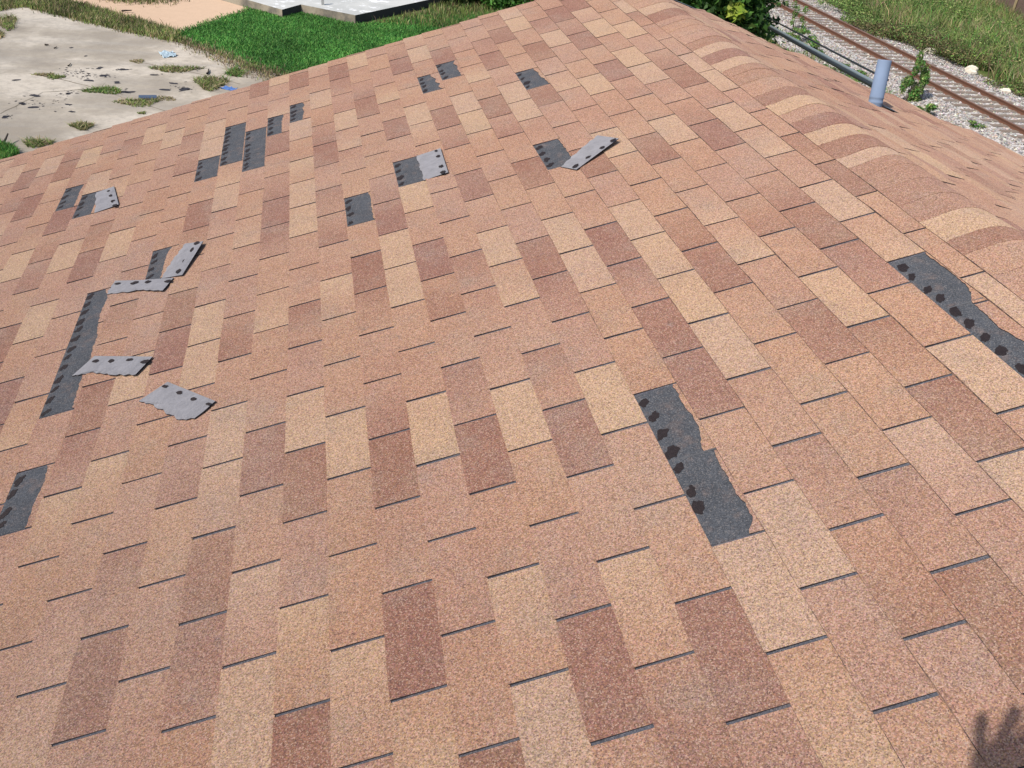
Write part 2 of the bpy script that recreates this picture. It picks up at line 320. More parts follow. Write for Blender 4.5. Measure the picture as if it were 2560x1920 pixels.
# edges of the underlying shingles that show inside three patches
for (u,v,f0,f1) in ((1.30,10,.12,1.0),(2.20,17,.1,.95),(11.86,0,.1,.98)):
    V=[];F=[]
    for i in range(9):
        f=f0+(f1-f0)*i/8; y=(vg(v,u)+f)*TE; w=.0014
        V+= [S1((u)*TW-w,y,.0034),S1((u)*TW+w,y,.0062),S1((u)*TW+w*2.4,y,.0030)]
    for i in range(8):
        a=3*i; F+=[(a,a+1,a+4,a+3),(a+1,a+2,a+5,a+4)]
    mesh_obj('shingle_joint',V,F,M_SEAMM,house)
# ---------------------------------------------------------------- lifted and folded tabs
k4=640/2212
def tl(x0,y0,pts,s=k4): return [(x0+a*s,y0+b*s) for a,b in pts]
def flap(name,poly,heights,dots,parent,label=None,jag=None,th=.0035,cat=None,dr=(.016,.010)):
    heights=[.008+(h-.008)*.6 for h in heights]
    P=[rp(x,y,h) for (x,y),h in zip(poly,heights)]
    # resample the outline, jagging the torn sides
    out=[]
    n=len(P); jag=jag or []
    for i in range(n):
        a,b=P[i],P[(i+1)%n]; L=(b-a).length; q=max(2,int(L/.012)) if i in jag else 4
        side=(b-a).normalized().cross(Vector((-SA,0,CA)))
        for j in range(q):
            f=j/q; p=a.lerp(b,f)
            if i in jag and j: p=p+side*(.0035*math.sin(17*f+i)+random.uniform(-.002,.002))
            out.append(p)
    N=Vector((-SA,0,CA))
    c=sum(P,Vector())/n
    # rings towards the centre so the sheet can curl
    V=[];F=[];mi=[]; m_=len(out); R=4
    for r in range(R):
        f=r/R
        for p in out: 
            q=p.lerp(c,f); V.append(q+N*(.004*math.sin(f*3.0)))
    V.append(c+N*.004)
    for r in range(R-1):
        for i in range(m_):
            j=(i+1)%m_; F.append((r*m_+i,r*m_+j,(r+1)*m_+j,(r+1)*m_+i)); mi.append(0)
    for i in range(m_): F.append(((R-1)*m_+i,(R-1)*m_+(i+1)%m_,R*m_)); mi.append(0)
    b0=len(V)
    for p in out: V.append(p-N*th)
    for i in range(m_):
        j=(i+1)%m_; F.append((b0+i,b0+j,j,i)); mi.append(2)
    F.append(tuple(b0+i for i in range(m_))[::-1]); mi.append(2)
    # sealant dots: projected on the sheet plane
    for (x,y,ax) in dots:
        # height from inverse distance of corners
        hh=0;ww=0
        for (px,py),h in zip(poly,heights):
            w=1/((px-x)**2+(py-y)**2+4); hh+=w*h; ww+=w
        pc=rp(x,y,hh/ww+.0055)
        t=(P[ax[1]]-P[ax[0]]).normalized(); s=N.cross(t).normalized()
        b1=len(V); r1=dr[0]*random.uniform(.75,1.2); r2=dr[1]*random.uniform(.8,1.15)
        for q in range(14):
            a=2*math.pi*q/14; rr=1+.5*noise.noise(Vector((math.cos(a)*1.5+x,math.sin(a)*1.5,y)))+random.uniform(-.12,.12)
            V.append(pc+t*(r1*rr*math.cos(a))+s*(r2*rr*math.sin(a)))
        F.append(tuple(range(b1,b1+14))); mi.append(1)
    o=mesh_obj(name,V,F,[M_BACK,M_TAR,M_EDGE],parent,mi)
    if label: o['label']=label
    return o
def dd(pts,ax): return [(x,y,ax) for x,y in pts]
flap('lifted_tab',tl(1120,0,[(975,1440),(1130,1300),(1290,1168),(1475,1195),(1110,1465)]),[.010,.016,.03,.04,.014],dd(tl(1120,0,[(1100,1433),(1212,1357),(1328,1275),(1428,1208)]),(4,3)),house,'pale underside of a torn tab swung upslope beside its dark patch',[0,1])
flap('lifted_tab',tl(560,60,[(1662,1140),(1870,1072),(1937,1280),(1730,1350)]),[.009,.018,.018,.009],dd(tl(560,60,[(1832,1094),(1850,1142),(1873,1228),(1893,1278)]),(1,2)),house,'torn tab folded flat upslope showing its pale grey back',[3])
flap('lifted_tab',tl(0,480,[(1390,748),(1480,600),(1600,445),(1755,425),(1575,715)]),[.009,.014,.028,.036,.022],dd(tl(0,480,[(1540,682),(1595,590),(1657,497),(1697,440)]),(4,3)),house,'torn tab twisted upslope above the kinked strip, pale back up',[0,1])
flap('lifted_tab',tl(0,480,[(920,885),(990,766),(1220,760),(1500,740),(1405,850),(1220,845)]),[.008,.016,.022,.020,.020,.018],dd(tl(0,480,[(1015,790),(1160,783),(1275,774),(1447,770)]),(1,3)),house,'narrow torn strip kinked across the courses with four black spots',[0,4,5])
flap('lifted_tab',tl(0,480,[(620,1590),(815,1416),(1318,1422),(1170,1577),(960,1578),(800,1556)]),[.008,.016,.022,.020,.018,.012],dd(tl(0,480,[(825,1458),(963,1458),(1115,1450),(1252,1463)]),(1,2)),house,'torn strip lying across the long dark patch, pale back up',[3,4,5])
flap('lifted_tab',tl(0,200,[(830,972),(985,918),(1025,1075),(820,1147)]),[.009,.016,.016,.009],dd(tl(0,200,[(937,957),(955,998),(970,1045),(990,1083)]),(1,2)),house,'small torn tab folded back near the gable edge, pale back up',[3])
z5=960/2212
lp=flap('shingle_piece',[(0+a*z5,400+b*z5) for a,b in [(965,1277),(1240,1388),(1170,1450),(1120,1487),(1030,1495),(870,1405),(800,1387)]],[.016,.020,.016,.014,.012,.012,.014],dd([(a*z5,400+b*z5) for a,b in [(950,1303),(1032,1340),(1112,1375),(1200,1405)]],(0,1)),None,None,[3,4,5],dr=(.014,.009))
props(lp,'loose torn shingle piece lying pale side up on the roof below the long dark strip','shingle')
# ---------------------------------------------------------------- far slope and ridge cap
def FS(Y,y,h): # y = distance down from apex, undulating deck
    w=-.009*math.sin(y*7.3+.9*math.sin(Y*.9))+.008*noise.noise(Vector((Y*.7,y*3.3,3.1)))+.006*noise.noise(Vector((Y*1.3,y*9,8.1)))+.0036*math.sin(y*23+1.8*math.sin(Y*.8+y))
    return S2(Y,y,h+w*min(1,max(0,(y-.12)*4)))
def yend2(d): return YEND+.06*d
sb=SB()
for j in range(0,40):
    d0=.13+j*TE; o=(j*.44)%1; jl=random.choice((0,.001,.004,.007))
    for k in range(-14,19):
        u0=k+o+.4*HG/TW+random.uniform(0,.006); u1=k+1+o-.4*HG/TW
        lim=yend2(d0)/TW
        if u0>lim-.03: continue
        u1=min(u1,lim)
        t,ch=tone_of(999,0); t=.5+(t-.5)*.75+random.uniform(-.04,.04)+.16*math.sin(j*2.4+1.1*math.sin(k*.35+j)); d=random.uniform(-.05,.05); tr=random.random()
        # butt (downslope) edge at larger d
        yb=lambda u,d0=d0:d0+TE; yt=lambda u,d0=d0:d0-.002
        tab(sb,FS,u0,u1,yb,yt,.0078+jl+random.uniform(-.0005,.0012),.0035,t+d,t-d,tr,7,random.uniform(0,.004))
# far side faces wind the other way: flip
sb.F=[tuple(reversed(f)) for f in sb.F]
roof2=mesh_obj('roof_slope',sb.V,sb.F,[M_SH,M_EDGE,M_BUTT],house,sb.M,False,sb.C); roof2['label']='far roof slope falling towards the railway, with the blue vent pipe'
V=[];F=[];n1=30;n2=20
for i in range(n1):
    for j in range(n2):
        Yc=Y0+(YEND-.03-Y0)*i/(n1-1); dc=.02+(40*TE+.13)*j/(n2-1); V.append(FS(Yc,dc,-.004))
for i in range(n1-1):
    for j in range(n2-1): a=i*n2+j; F.append((a,a+n2,a+n2+1,a+1))
mesh_obj('roof_deck',V,F,M_BASE,house)
# ridge cap pieces, each with its own tone, five inches exposed
def capP(Y,s,h):   # s: signed distance from the apex (negative = near side)
    a=.105
    if abs(s)>=a: 
        return S1(Y,YR+.15+s,h) if s<0 else S2(Y,s,h)
    r=a/math.tan(AL/2) ; # fillet: tangent arc
    r=a/math.tan(AL)*1.0
    Rr=a/math.tan(math.radians(8.75)); 
    th=(s/a)*AL
    # circle centre below apex
    ax,az=AX,AZ
    R_=a/math.tan(AL/2)*.5*2
    R_=a/math.tan(AL/2)*1.0 if False else a/math.tan(AL/2)
    R_=a*math.cos(AL)/math.sin(AL)
    cz=az-a*SA-R_*CA
    return (ax+(R_+h)*math.sin(th)*1.0, Y, cz+(R_+h)*math.cos(th))
capb=[(13.72,'m'),(13.2,'L'),(12.63,'d'),(11.05,'m'),(10.66,'r'),(10.24,'L'),(9.78,'d'),(9.36,'L'),(8.63,'r'),(8.1,'m'),(7.69,'d'),(7.26,'L'),(6.73,'m'),(6.48,'d'),(6.07,'L'),(5.59,'d'),(5.27,'L'),(3.71,'r'),(3.22,'L'),(2.91,'d'),(1.6,'m'),(1.2,'L'),(0,'m')]
def cap_tone(u):
    if u>13.72 or u<0: return TVAL[random.choice('mmmrLd')]
    for b,c in capb:
        if u>=b: return TVAL[c]
    return .5
# list: tone applies between b and the previous (farther) border
def cap_tone(u):
    prev=None
    for (b,c) in capb:
        if u>b: return TVAL[c]
    return TVAL[random.choice('mmmrLd')]
bounds=sorted([b for b,_ in capb]+[])
edges=[]; e=Y0/TW
while e<16.3:
    nb=[b for b in bounds if e+.25<b<e+.62]
    e2=nb[0] if nb else e+.42
    edges.append((e,e2)); e=e2
sb=SB(); K=17; SS=[-.155+.31*i/(K-1) for i in range(K)]
for (a,b) in edges:
    b2=min(b,YEND/TW+.02)
    if a>=b2: break
    uc=(a+b)/2
    t=.5+(cap_tone(uc)-.5)*1.25
    lift=random.uniform(0,.0015); ph=random.uniform(0,6)
    rows=[]
    for f in (0,.33,.66,1.06):
        u=a+(b2-a)*f
        row=[]
        for s in SS:
            h=.0102+.0016*(1-f)+lift*(1-(s/.155)**2)+.018*math.cos(max(-1,min(1,(s-.02)/.15))*math.pi/2)**2+.007*noise.noise(Vector((u*.9,s*5,5)))
            if s<=-.15: h=.0082
            row.append(capP(u*TW,s+(.002*math.sin(u*3) if s<=-.15 else 0),h))
        rows.append(row)
    cols=[(t+random.uniform(-.03,.03),random.random(),0,1)]*K
    sb.grid([list(r) for r in rows],cols)
    lo=[capP((a)*TW,s,.0) for s in SS]; 
    for i in range(K-1): sb.quad(lo[i+1],lo[i],rows[0][i],rows[0][i+1],0,cols[0])
    for q in range(3):
        for idx,sgn in ((0,1),(K-1,-1)):
            s=SS[idx]; ua=a+(b2-a)*(0,.33,.66,1.0)[q]; ub=a+(b2-a)*(0,.33,.66,1.0)[q+1]
            sb.quad(capP(ua*TW,s,.006),capP(ub*TW,s,.006),rows[q+1][idx],rows[q][idx],2)
sb.F=[f if m_ else tuple(reversed(f)) for f,m_ in zip(sb.F,sb.M)]
cap=mesh_obj('ridge_cap',sb.V,sb.F,[M_SH,M_EDGE,M_BUTT],house,sb.M,False,sb.C)
me=cap.data
me.polygons.foreach_set('use_smooth',[m_==0 for m_ in sb.M])
# ---------------------------------------------------------------- rake boards, eaves, walls
M_DRIP=mat_simple('drip_edge_metal',(.20,.22,.25),.5,.5,12,.2)
M_FAS=mat_simple('weathered_fascia_board',(.38,.34,.29),.8,.3,8,.2,.2)
M_WALL=mat_simple('painted_stucco',(.50,.46,.40),.9,.2,14,.12,.3)
def boxv(V,F,p):
    b=len(V); V+=p; F+=[(b,b+3,b+2,b+1),(b+4,b+5,b+6,b+7),(b,b+1,b+5,b+4),(b+1,b+2,b+6,b+5),(b+2,b+3,b+7,b+6),(b+3,b,b+4,b+7)]
def prism_rake(name,SF,d0,d1,y0,y1,h0,h1,mat):
    V=[];F=[]
    boxv(V,F,[SF(y0,d0,h0),SF(y1,d0,h0),SF(y1,d1,h0),SF(y0,d1,h0),SF(y0,d0,h1),SF(y1,d0,h1),SF(y1,d1,h1),SF(y0,d1,h1)])
    return mesh_obj(name,V,F,mat,house)
V=[];F=[]; ya=rake(-22)*TW-.05; yb_=rake(19.8)*TW-.05
boxv(V,F,[S1(ya-.025,-22*TE,-.2),S1(ya,-22*TE,-.2),S1(yb_,YR+.148,-.2),S1(yb_-.025,YR+.148,-.2),S1(ya-.025,-22*TE,-.032),S1(ya,-22*TE,-.032),S1(yb_,YR+.148,-.032),S1(yb_-.025,YR+.148,-.032)])
mesh_obj('rake_board',V,F,M_FAS,house)
prism_rake('rake_board',S2,.002,40*TE+.1,YEND-.06,YEND-.035,-.20,-.032,M_FAS)
V=[];F=[]
for i in range(11):
    d=.16+(40*TE-.1)*i/10; y=yend2(d)
    for (yy,h) in ((y-.03,-.001),(y+.004,-.001),(y+.008,-.03)): V.append(FS(yy,d,h))
for i in range(10):
    for j in range(2): a=i*3+j; F.append((a,a+1,a+4,a+3))
mesh_obj('drip_edge',V,F,M_DRIP,house)
xl=S1(0,-22*TE,0)[0]+.35; xr=S2(0,40*TE,0)[0]-.35
zl=S1(0,-22*TE,0)[2]-.05; yb0=Y0+.4; yb1=YEND-.45
# gable-shaped shell of walls
V=[(xl,yb0,G),(xr,yb0,G),(xr,yb0,S2(0,40*TE,0)[2]+.02),(AX,yb0,AZ-.12),(xl,yb0,zl+.02)]
V+=[(x,yb1,z) for x,_,z in V]
F=[(0,1,2,3,4),(9,8,7,6,5),(0,5,6,1),(1,6,7,2),(4,9,5,0)]
mesh_obj('wall',V,F,M_WALL,house)
# a door and windows on the gable and side walls
M_GLASS=mat_simple('window_glass',(.05,.07,.08),.1,.6)
M_TRIM=mat_simple('white_trim',(.72,.72,.70),.6,.4,20,.08)
def window(x,z,w,h,y):
    V=[];F=[]
    for (x0,x1,z0,z1) in ((x-w/2-.06,x+w/2+.06,z-h/2-.06,z-h/2),(x-w/2-.06,x+w/2+.06,z+h/2,z+h/2+.06),(x-w/2-.06,x-w/2,z-h/2,z+h/2),(x+w/2,x+w/2+.06,z-h/2,z+h/2),(x-w/2,x+w/2,z-.02,z+.02)):
        boxv(V,F,[(x0,y,z0),(x1,y,z0),(x1,y+.05,z0),(x0,y+.05,z0),(x0,y,z1),(x1,y,z1),(x1,y+.05,z1),(x0,y+.05,z1)])
    o=mesh_obj('window',V,F,M_TRIM,house)
    g=mesh_obj('pane',[(x-w/2,y+.012,z-h/2),(x+w/2,y+.012,z-h/2),(x+w/2,y+.012,z+h/2),(x-w/2,y+.012,z+h/2)],[(0,3,2,1)],M_GLASS); g.parent=o; g.matrix_parent_inverse=o.matrix_world.inverted()
    g.matrix_parent_inverse=Matrix.Identity(4); o.matrix_parent_inverse=Matrix.Translation((0,0,-G))
for (x,z) in ((-1.6,-5.2),(1.9,-5.2),(-1.2,-2.6),(1.5,-2.6)): window(x,z,.9,1.2,yb1)
# ---------------------------------------------------------------- vent pipe
M_PIPE=mat_simple('blue_grey_pvc',(.20,.258,.365),.85,.2,7,.22)
vb=fp(2187,264); N2=Vector((SA,0,CA))
dist=(vb-Vector(CAM)).length; rad=15.2/FPX*dist
topdir=Vector(CAM)+Vector(ray(2212,150))*dist-vb
def lathe(name,prof,base,axis,mat,parent,seg=28):
    q=axis.normalized().to_track_quat('Z','Y'); V=[];F=[]
    for r,z in prof:
        for i in range(seg):
            a=2*math.pi*i/seg; V.append(base+q@Vector((r*math.cos(a),r*math.sin(a),z)))
    for i in range(len(prof)-1):
        for j in range(seg): a=i*seg+j; b=i*seg+(j+1)%seg; F.append((a,b,b+seg,a+seg))
    return mesh_obj(name,V,F,mat,parent,None,True)
Hh=topdir.length
vp=lathe('vent_pipe',[(rad,-.05),(rad,.012),(rad*1.04,.014),(rad*1.04,.024),(rad,.026),(rad,.040),(rad*1.035,.042),(rad*1.035,.052),(rad,.054),(rad,Hh-.006),(rad*.97,Hh),(rad*.86,Hh),(rad*.85,Hh-.2)],vb,topdir,M_PIPE,house)
vp['label']='blue plastic vent pipe standing on the far roof slope'
M_SEAL=mat_simple('old_roof_sealant',(.12,.13,.15),.8,.3,30,.3,.3)
V=[];F=[]
for i in range(20):
    a=2*math.pi*i/20; rr=1+random.uniform(-.2,.2); V.append(Vector(S2(vb.y+.02+ .055*rr*math.sin(a),(vb.x-AX)/CA+.16+.16*rr*math.cos(a),.0125)))
F=[tuple(range(20))]
V=[v+N2*.006 for v in V]
# keep the smear as a small fan of patches hugging the shingles
mesh_obj('sealant_smear',V,F,M_SEAL,house)
# ================================================================ GROUND
def poly_obj(name,pts,z,mat,th=None,**k):
    V=[(p[0],p[1],z) for p in pts]; n=len(V); F=[tuple(range(n))]
    if th:
        V+=[(p[0],p[1],z-th) for p in pts]; F.append(tuple(range(n,2*n))[::-1])
        for i in range(n): j=(i+1)%n; F.append((i,i+n,j+n,j))
    o=mesh_obj(name,V,F,mat)
    bm=bmesh.new(); bm.from_mesh(o.data); bmesh.ops.recalc_face_normals(bm,faces=bm.faces); bm.to_mesh(o.data); bm.free()
    if o.data.polygons[0].normal.z<0: o.data.flip_normals()
    return props(o,**k)
def G2(*pts): return [gp(x,y) for x,y in pts]
def mat_ground():
    nt=NT('dry_grass_ground',.95,.1)
    c=nt.ramp(nt.noise(.9,6,.6),[(.35,(.055,.085,.022)),(.5,(.10,.11,.04)),(.62,(.17,.14,.08))])
    c=nt.mix(nt.ramp(nt.noise(9,5,.7),[(.45,(0,0,0)),(.7,(.7,)*3)]),c,(.06,.085,.02)); nt.bump(nt.noise(14,4),.6,.05)
    return nt.out(c)
ground=mesh_obj('ground',[(-600,-400,G),(600,-400,G),(600,900,G),(-600,900,G)],[(0,1,2,3)],mat_ground()); props(ground,kind='structure')
def mat_concrete():
    nt=NT('worn_concrete',.9,.2)
    c=nt.ramp(nt.noise(.35,6,.62),[(.40,(.30,.255,.20)),(.5,(.40,.345,.275)),(.58,(.55,.485,.40))])
    mp=nt.n('Mapping'); mp.inputs['Scale'].default_value=(.25,1.6,1); mp.inputs['Rotation'].default_value=(0,0,.7); nt.l(nt.coord(),mp.inputs['Vector'])
    c=nt.mix(nt.ramp(nt.noise(1.0,5,.6,mp.outputs[0]),[(.45,(0,0,0)),(.75,(.6,)*3)]),c,(.33,.30,.265))
    c=nt.mix(nt.ramp(nt.noise(5,7,.8),[(.48,(0,0,0)),(.66,(.6,)*3)]),c,(.26,.225,.19))
    c=nt.mix(nt.ramp(nt.noise(60,3,.75),[(.45,(0,0,0)),(.75,(.45,)*3)]),c,(.50,.47,.43)); nt.bump(nt.noise(40,4),.3,.01)
    return nt.out(c)
M_CON=mat_concrete()
lot=poly_obj('concrete_lot',G2((-500,40),(0,28),(60,18),(240,64),(430,106),(560,145),(655,183),(730,192),(900,330),(600,760),(-500,700)),G+.05,M_CON,.09,kind='structure')
M_SAND=mat_simple('pale_sandy_path',(.56,.40,.28),.95,.1,3,.10,.3)
sand=poly_obj('sandy_path',G2((105,0),(60,-60),(620,-60),(655,0),(640,14),(600,34),(545,52),(440,84),(330,55),(200,18)),G+.02,M_SAND,.03,kind='structure')
def mat_lawn():
    nt=NT('lawn_soil',.95,.1); c=nt.ramp(nt.noise(3,5,.6),[(.4,(.02,.05,.012)),(.6,(.045,.085,.02))]); nt.bump(nt.noise(12,4),.8,.06); return nt.out(c)
LAWN=[(440,88),(500,66),(560,46),(610,32),(650,12),(690,14),(760,34),(890,66),(960,58),(1050,40),(1150,44),(1280,30),(1280,140),(900,250),(735,196),(650,178),(560,142)]
lawn=poly_obj('lawn',G2(*LAWN),G+.012,mat_lawn(),.02,kind='structure')
# foundation slab with a stepped front edge
M_SLABTOP=None
def mat_slabtop():
    nt=NT('bleached_slab_concrete',.85,.2)
    c=nt.ramp(nt.noise(.8,5,.6),[(.4,(.50,.50,.47)),(.6,(.62,.61,.57))])
    c=nt.mix(nt.ramp(nt.noise(1.6,5,.7),[(.56,(0,0,0)),(.60,(.9,)*3)]),c,(.88,.88,.87)); return nt.out(c)
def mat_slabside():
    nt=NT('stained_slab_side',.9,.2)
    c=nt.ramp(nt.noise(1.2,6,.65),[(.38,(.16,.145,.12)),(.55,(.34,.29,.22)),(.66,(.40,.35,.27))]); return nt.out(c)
HS=.31
t_=lambda x,y: hitp(x,y,(0,0,1),G+HS)
A,B,Cc,D=[Vector(t_(*p)) for p in ((888,38),(752,11),(705,24),(600,-6))]
Rr=Vector(t_(1068,0)); far=(Rr-A).normalized()*14; lf=(D-Cc).normalized()*9
pts=[A,B,Cc,Cc+lf,Cc+lf+far,A+far]
V=[(p.x,p.y,G+HS) for p in pts]+[(p.x,p.y,G-.05) for p in pts]; n=len(pts)
F=[tuple(range(n)),tuple(range(2*n-1,n-1,-1))]; mi=[0,0]
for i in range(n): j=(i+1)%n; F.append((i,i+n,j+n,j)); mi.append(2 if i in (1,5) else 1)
slabo=mesh_obj('foundation_slab',V,F,[mat_slabtop(),mat_slabside(),mat_simple('stained_shaded_slab_side',(.060,.056,.050),.9,.2,2,.35)],None,mi)  # right and notch faces: dark stain, with their shade painted into the colour too
bm=bmesh.new(); bm.from_mesh(slabo.data); bmesh.ops.recalc_face_normals(bm,faces=bm.faces); bm.to_mesh(slabo.data); bm.free()
props(slabo,'raised concrete foundation slab with peeling white paint beside the green lawn','slab')
pb=Vector(t_(807,12)); V=[];F=[]
for (w,z0,z1) in ((.05,0,.28),(.035,.28,.42)): boxv(V,F,[(pb.x-w,pb.y-w,G+HS+z0),(pb.x+w,pb.y-w,G+HS+z0),(pb.x+w,pb.y+w,G+HS+z0),(pb.x-w,pb.y+w,G+HS+z0),(pb.x-w,pb.y-w,G+HS+z1),(pb.x+w,pb.y-w,G+HS+z1),(pb.x+w,pb.y+w,G+HS+z1),(pb.x-w,pb.y+w,G+HS+z1)])
props(mesh_obj('post_stub',V,F,mat_simple('grey_post',(.30,.30,.29),.7,.3,20,.2)),'short grey post stub standing on the bleached foundation slab','post')
# ---------------------------------------------------------------- vegetation builders
def mat_leaf(name,trans=.25,rough=.6):
    nt=NT(name,rough,.25); a=nt.n('VertexColor'); a.layer_name='tone'
    nt.b.inputs['Subsurface Weight'].default_value=0
    tr=nt.n('BsdfTranslucent'); nt.l(a.outputs[0],tr.inputs[0]); mx=nt.n('MixShader'); mx.inputs[0].default_value=trans
    nt.l(nt.b.outputs[0],mx.inputs[1]); nt.l(tr.outputs[0],mx.inputs[2]); nt.l(mx.outputs[0],nt.t.nodes['Material Output'].inputs[0])
    return nt.out(a.outputs[0])
M_LEAF=mat_leaf('leaf'); M_GRASS=mat_leaf('grass_blade',.2)
def inpoly(P,poly):
    x,y=P[:,0],P[:,1]; c=np.zeros(len(P),bool); n=len(poly)
    for i in range(n):
        x1,y1=poly[i][0],poly[i][1]; x2,y2=poly[(i+1)%n][0],poly[(i+1)%n][1]
        c^=((y1>y)!=(y2>y))&(x<(x2-x1)*(y-y1)/(y2-y1+1e-12)+x1)
    return c
def colvar(n,base,var,cols=None):
    c=np.array(cols if cols is not None else [base],float); k=rng.integers(0,len(c),n); c=c[k]
    return np.clip(c*(1+rng.normal(0,var,(n,1)))*(1+rng.normal(0,.06,(n,3))),.004,1)
def blades(name,xy,z,h,w,cols,var=.22,lean=.45,parent=None,hvar=.35,nb=1):
    n=len(xy); hh=np.clip(h*(1+rng.normal(0,hvar,n)),h*.25,h*2); a=rng.uniform(0,2*np.pi,n); ld=rng.uniform(0,2*np.pi,n); lm=hh*rng.uniform(0,lean*1.6,n)
    base=np.c_[xy,np.full(n,z)]; side=np.c_[np.cos(a),np.sin(a),np.zeros(n)]*(w*rng.uniform(.6,1.4,n))[:,None]
    tip=base+np.c_[np.cos(ld)*lm,np.sin(ld)*lm,hh]; mid=base+np.c_[np.cos(ld)*lm*.35,np.sin(ld)*lm*.35,hh*.6]
    V=np.stack([base-side,base+side,mid+side*.7,mid-side*.7,tip],1).reshape(-1,3)
    i=np.arange(n)*5; F=np.concatenate([np.c_[i,i+1,i+2],np.c_[i,i+2,i+3],np.c_[i+3,i+2,i+4]])
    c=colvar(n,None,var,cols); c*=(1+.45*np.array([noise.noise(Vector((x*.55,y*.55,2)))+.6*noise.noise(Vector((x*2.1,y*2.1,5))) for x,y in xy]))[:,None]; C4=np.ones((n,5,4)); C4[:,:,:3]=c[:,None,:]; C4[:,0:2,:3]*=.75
    return np_mesh(name,V,F,M_GRASS,parent,C4.reshape(-1,4))
def fill(poly,n):
    p=np.array([(q[0],q[1]) for q in poly]); lo,hi=p.min(0),p.max(0); out=[]
    tot=0
    while tot<n:
        P=rng.uniform(lo,hi,(n*2,2)); P=P[inpoly(P,p)]; out.append(P); tot+=len(P)
        if len(P)==0: break
    return np.concatenate(out)[:n]
def patchy(xy,scale,thr,seed=0.):
    v=np.array([noise.noise(Vector((x*scale,y*scale,seed))) for x,y in xy]); return xy[v>thr]
GREEN=[(.075,.25,.045),(.10,.29,.055),(.055,.19,.038),(.16,.33,.075)]
WEED=[(.17,.25,.055),(.22,.26,.085),(.28,.26,.12),(.12,.19,.045)]
DRY=[(.36,.28,.16),(.28,.23,.12),(.19,.22,.07),(.42,.33,.20)]
lp_=G2(*LAWN); xy=fill(lp_,120000)+rng.normal(0,.16,(120000,2))
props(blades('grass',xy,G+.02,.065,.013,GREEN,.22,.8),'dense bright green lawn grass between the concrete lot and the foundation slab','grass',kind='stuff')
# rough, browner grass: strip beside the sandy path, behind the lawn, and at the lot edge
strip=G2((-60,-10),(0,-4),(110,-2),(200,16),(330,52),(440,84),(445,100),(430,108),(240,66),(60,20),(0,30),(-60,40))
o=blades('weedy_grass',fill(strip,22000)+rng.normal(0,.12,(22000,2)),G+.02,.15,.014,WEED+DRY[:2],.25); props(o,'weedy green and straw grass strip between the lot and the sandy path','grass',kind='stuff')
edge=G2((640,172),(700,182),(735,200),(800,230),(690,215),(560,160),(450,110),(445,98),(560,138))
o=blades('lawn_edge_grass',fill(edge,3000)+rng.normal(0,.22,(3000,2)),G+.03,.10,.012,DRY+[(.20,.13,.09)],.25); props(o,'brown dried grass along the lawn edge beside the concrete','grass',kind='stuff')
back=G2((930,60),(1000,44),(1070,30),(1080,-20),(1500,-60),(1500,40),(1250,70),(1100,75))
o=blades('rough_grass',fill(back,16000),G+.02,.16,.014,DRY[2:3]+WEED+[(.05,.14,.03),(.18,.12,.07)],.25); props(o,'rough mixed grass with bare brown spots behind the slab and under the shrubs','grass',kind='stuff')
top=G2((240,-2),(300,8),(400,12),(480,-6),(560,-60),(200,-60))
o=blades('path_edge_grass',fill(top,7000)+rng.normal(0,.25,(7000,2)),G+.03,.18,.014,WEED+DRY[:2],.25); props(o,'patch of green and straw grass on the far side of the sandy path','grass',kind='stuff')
lg=G2((-80,365),(0,366),(40,378),(52,392),(0,420),(-80,430))
o=blades('corner_grass',fill(lg,5000),G+.05,.12,.010,GREEN+WEED[:1],.25); props(o,'small green grass corner at the near edge of the concrete lot','grass',kind='stuff')
def clump(label,x,y,rx,ry,n,h,cols,cat='weed',group=None):
    c=gp(x,y); ex=(gp(x+rx,y)-c); ey=(gp(x,y-ry)-c); a=rng.uniform(0,2*np.pi,n); r=np.sqrt(rng.uniform(0,1,n))*(1+.25*np.sin(3*a+x))
    n=int(n*.6) if n>450 else n; a=a[:n]; r=r[:n]; P=np.array([c.x,c.y])+np.outer(r*np.cos(a),[ex.x,ex.y])+np.outer(r*np.sin(a),[ey.x,ey.y])
    o=blades('weed_clump',P-np.array([c.x,c.y]),0,h*.36,.013,cols,.2,1.8); o.location=(c.x,c.y,G+.05); return props(o,label,cat,group)
clump('dry green weed tuft at the left edge of the concrete lot',18,62,26,16,900,.30,WEED+DRY)
clump('small straw tuft low on the left edge of the lot',2,92,8,10,200,.18,DRY)
clump('thin brown weed line at the far end of the joint',112,192,26,4,260,.10,DRY)
clump('short weed row in the slab joint left of the pale stain',140,198,20,5,260,.12,WEED)
clump('long green weed row growing in the lower slab joint',262,232,46,8,1100,.16,WEED+GREEN[:1])
clump('weedy joint ending beside the blue board on the concrete',345,262,52,9,1000,.15,WEED+DRY)
clump('brown weed spill between the blue board and the roof edge',400,252,44,5,500,.10,DRY)
clump('long weed row in the upper slab joint below the pale litter',440,178,60,7,1300,.17,WEED+DRY[:2])
clump('brown weed scrap starting the upper slab joint',345,158,18,5,220,.08,DRY)
clump('large round weed clump near the roof edge on the concrete',528,214,38,15,1500,.26,WEED+DRY)
clump('green weed clump just left of the white concrete corner',588,188,20,10,700,.26,WEED+GREEN[:1])
clump('green weed tuft at the lawn corner of the lot',626,170,22,7,500,.20,WEED+GREEN[:1])
clump('round olive weed clump near the lower roof edge',207,322,26,8,900,.20,WEED+DRY)
clump('thin straw weeds along the lower lot edge',95,365,36,9,420,.22,DRY+WEED)
clump('tiny green weed near the roof edge on the concrete',356,288,9,3,140,.08,WEED)
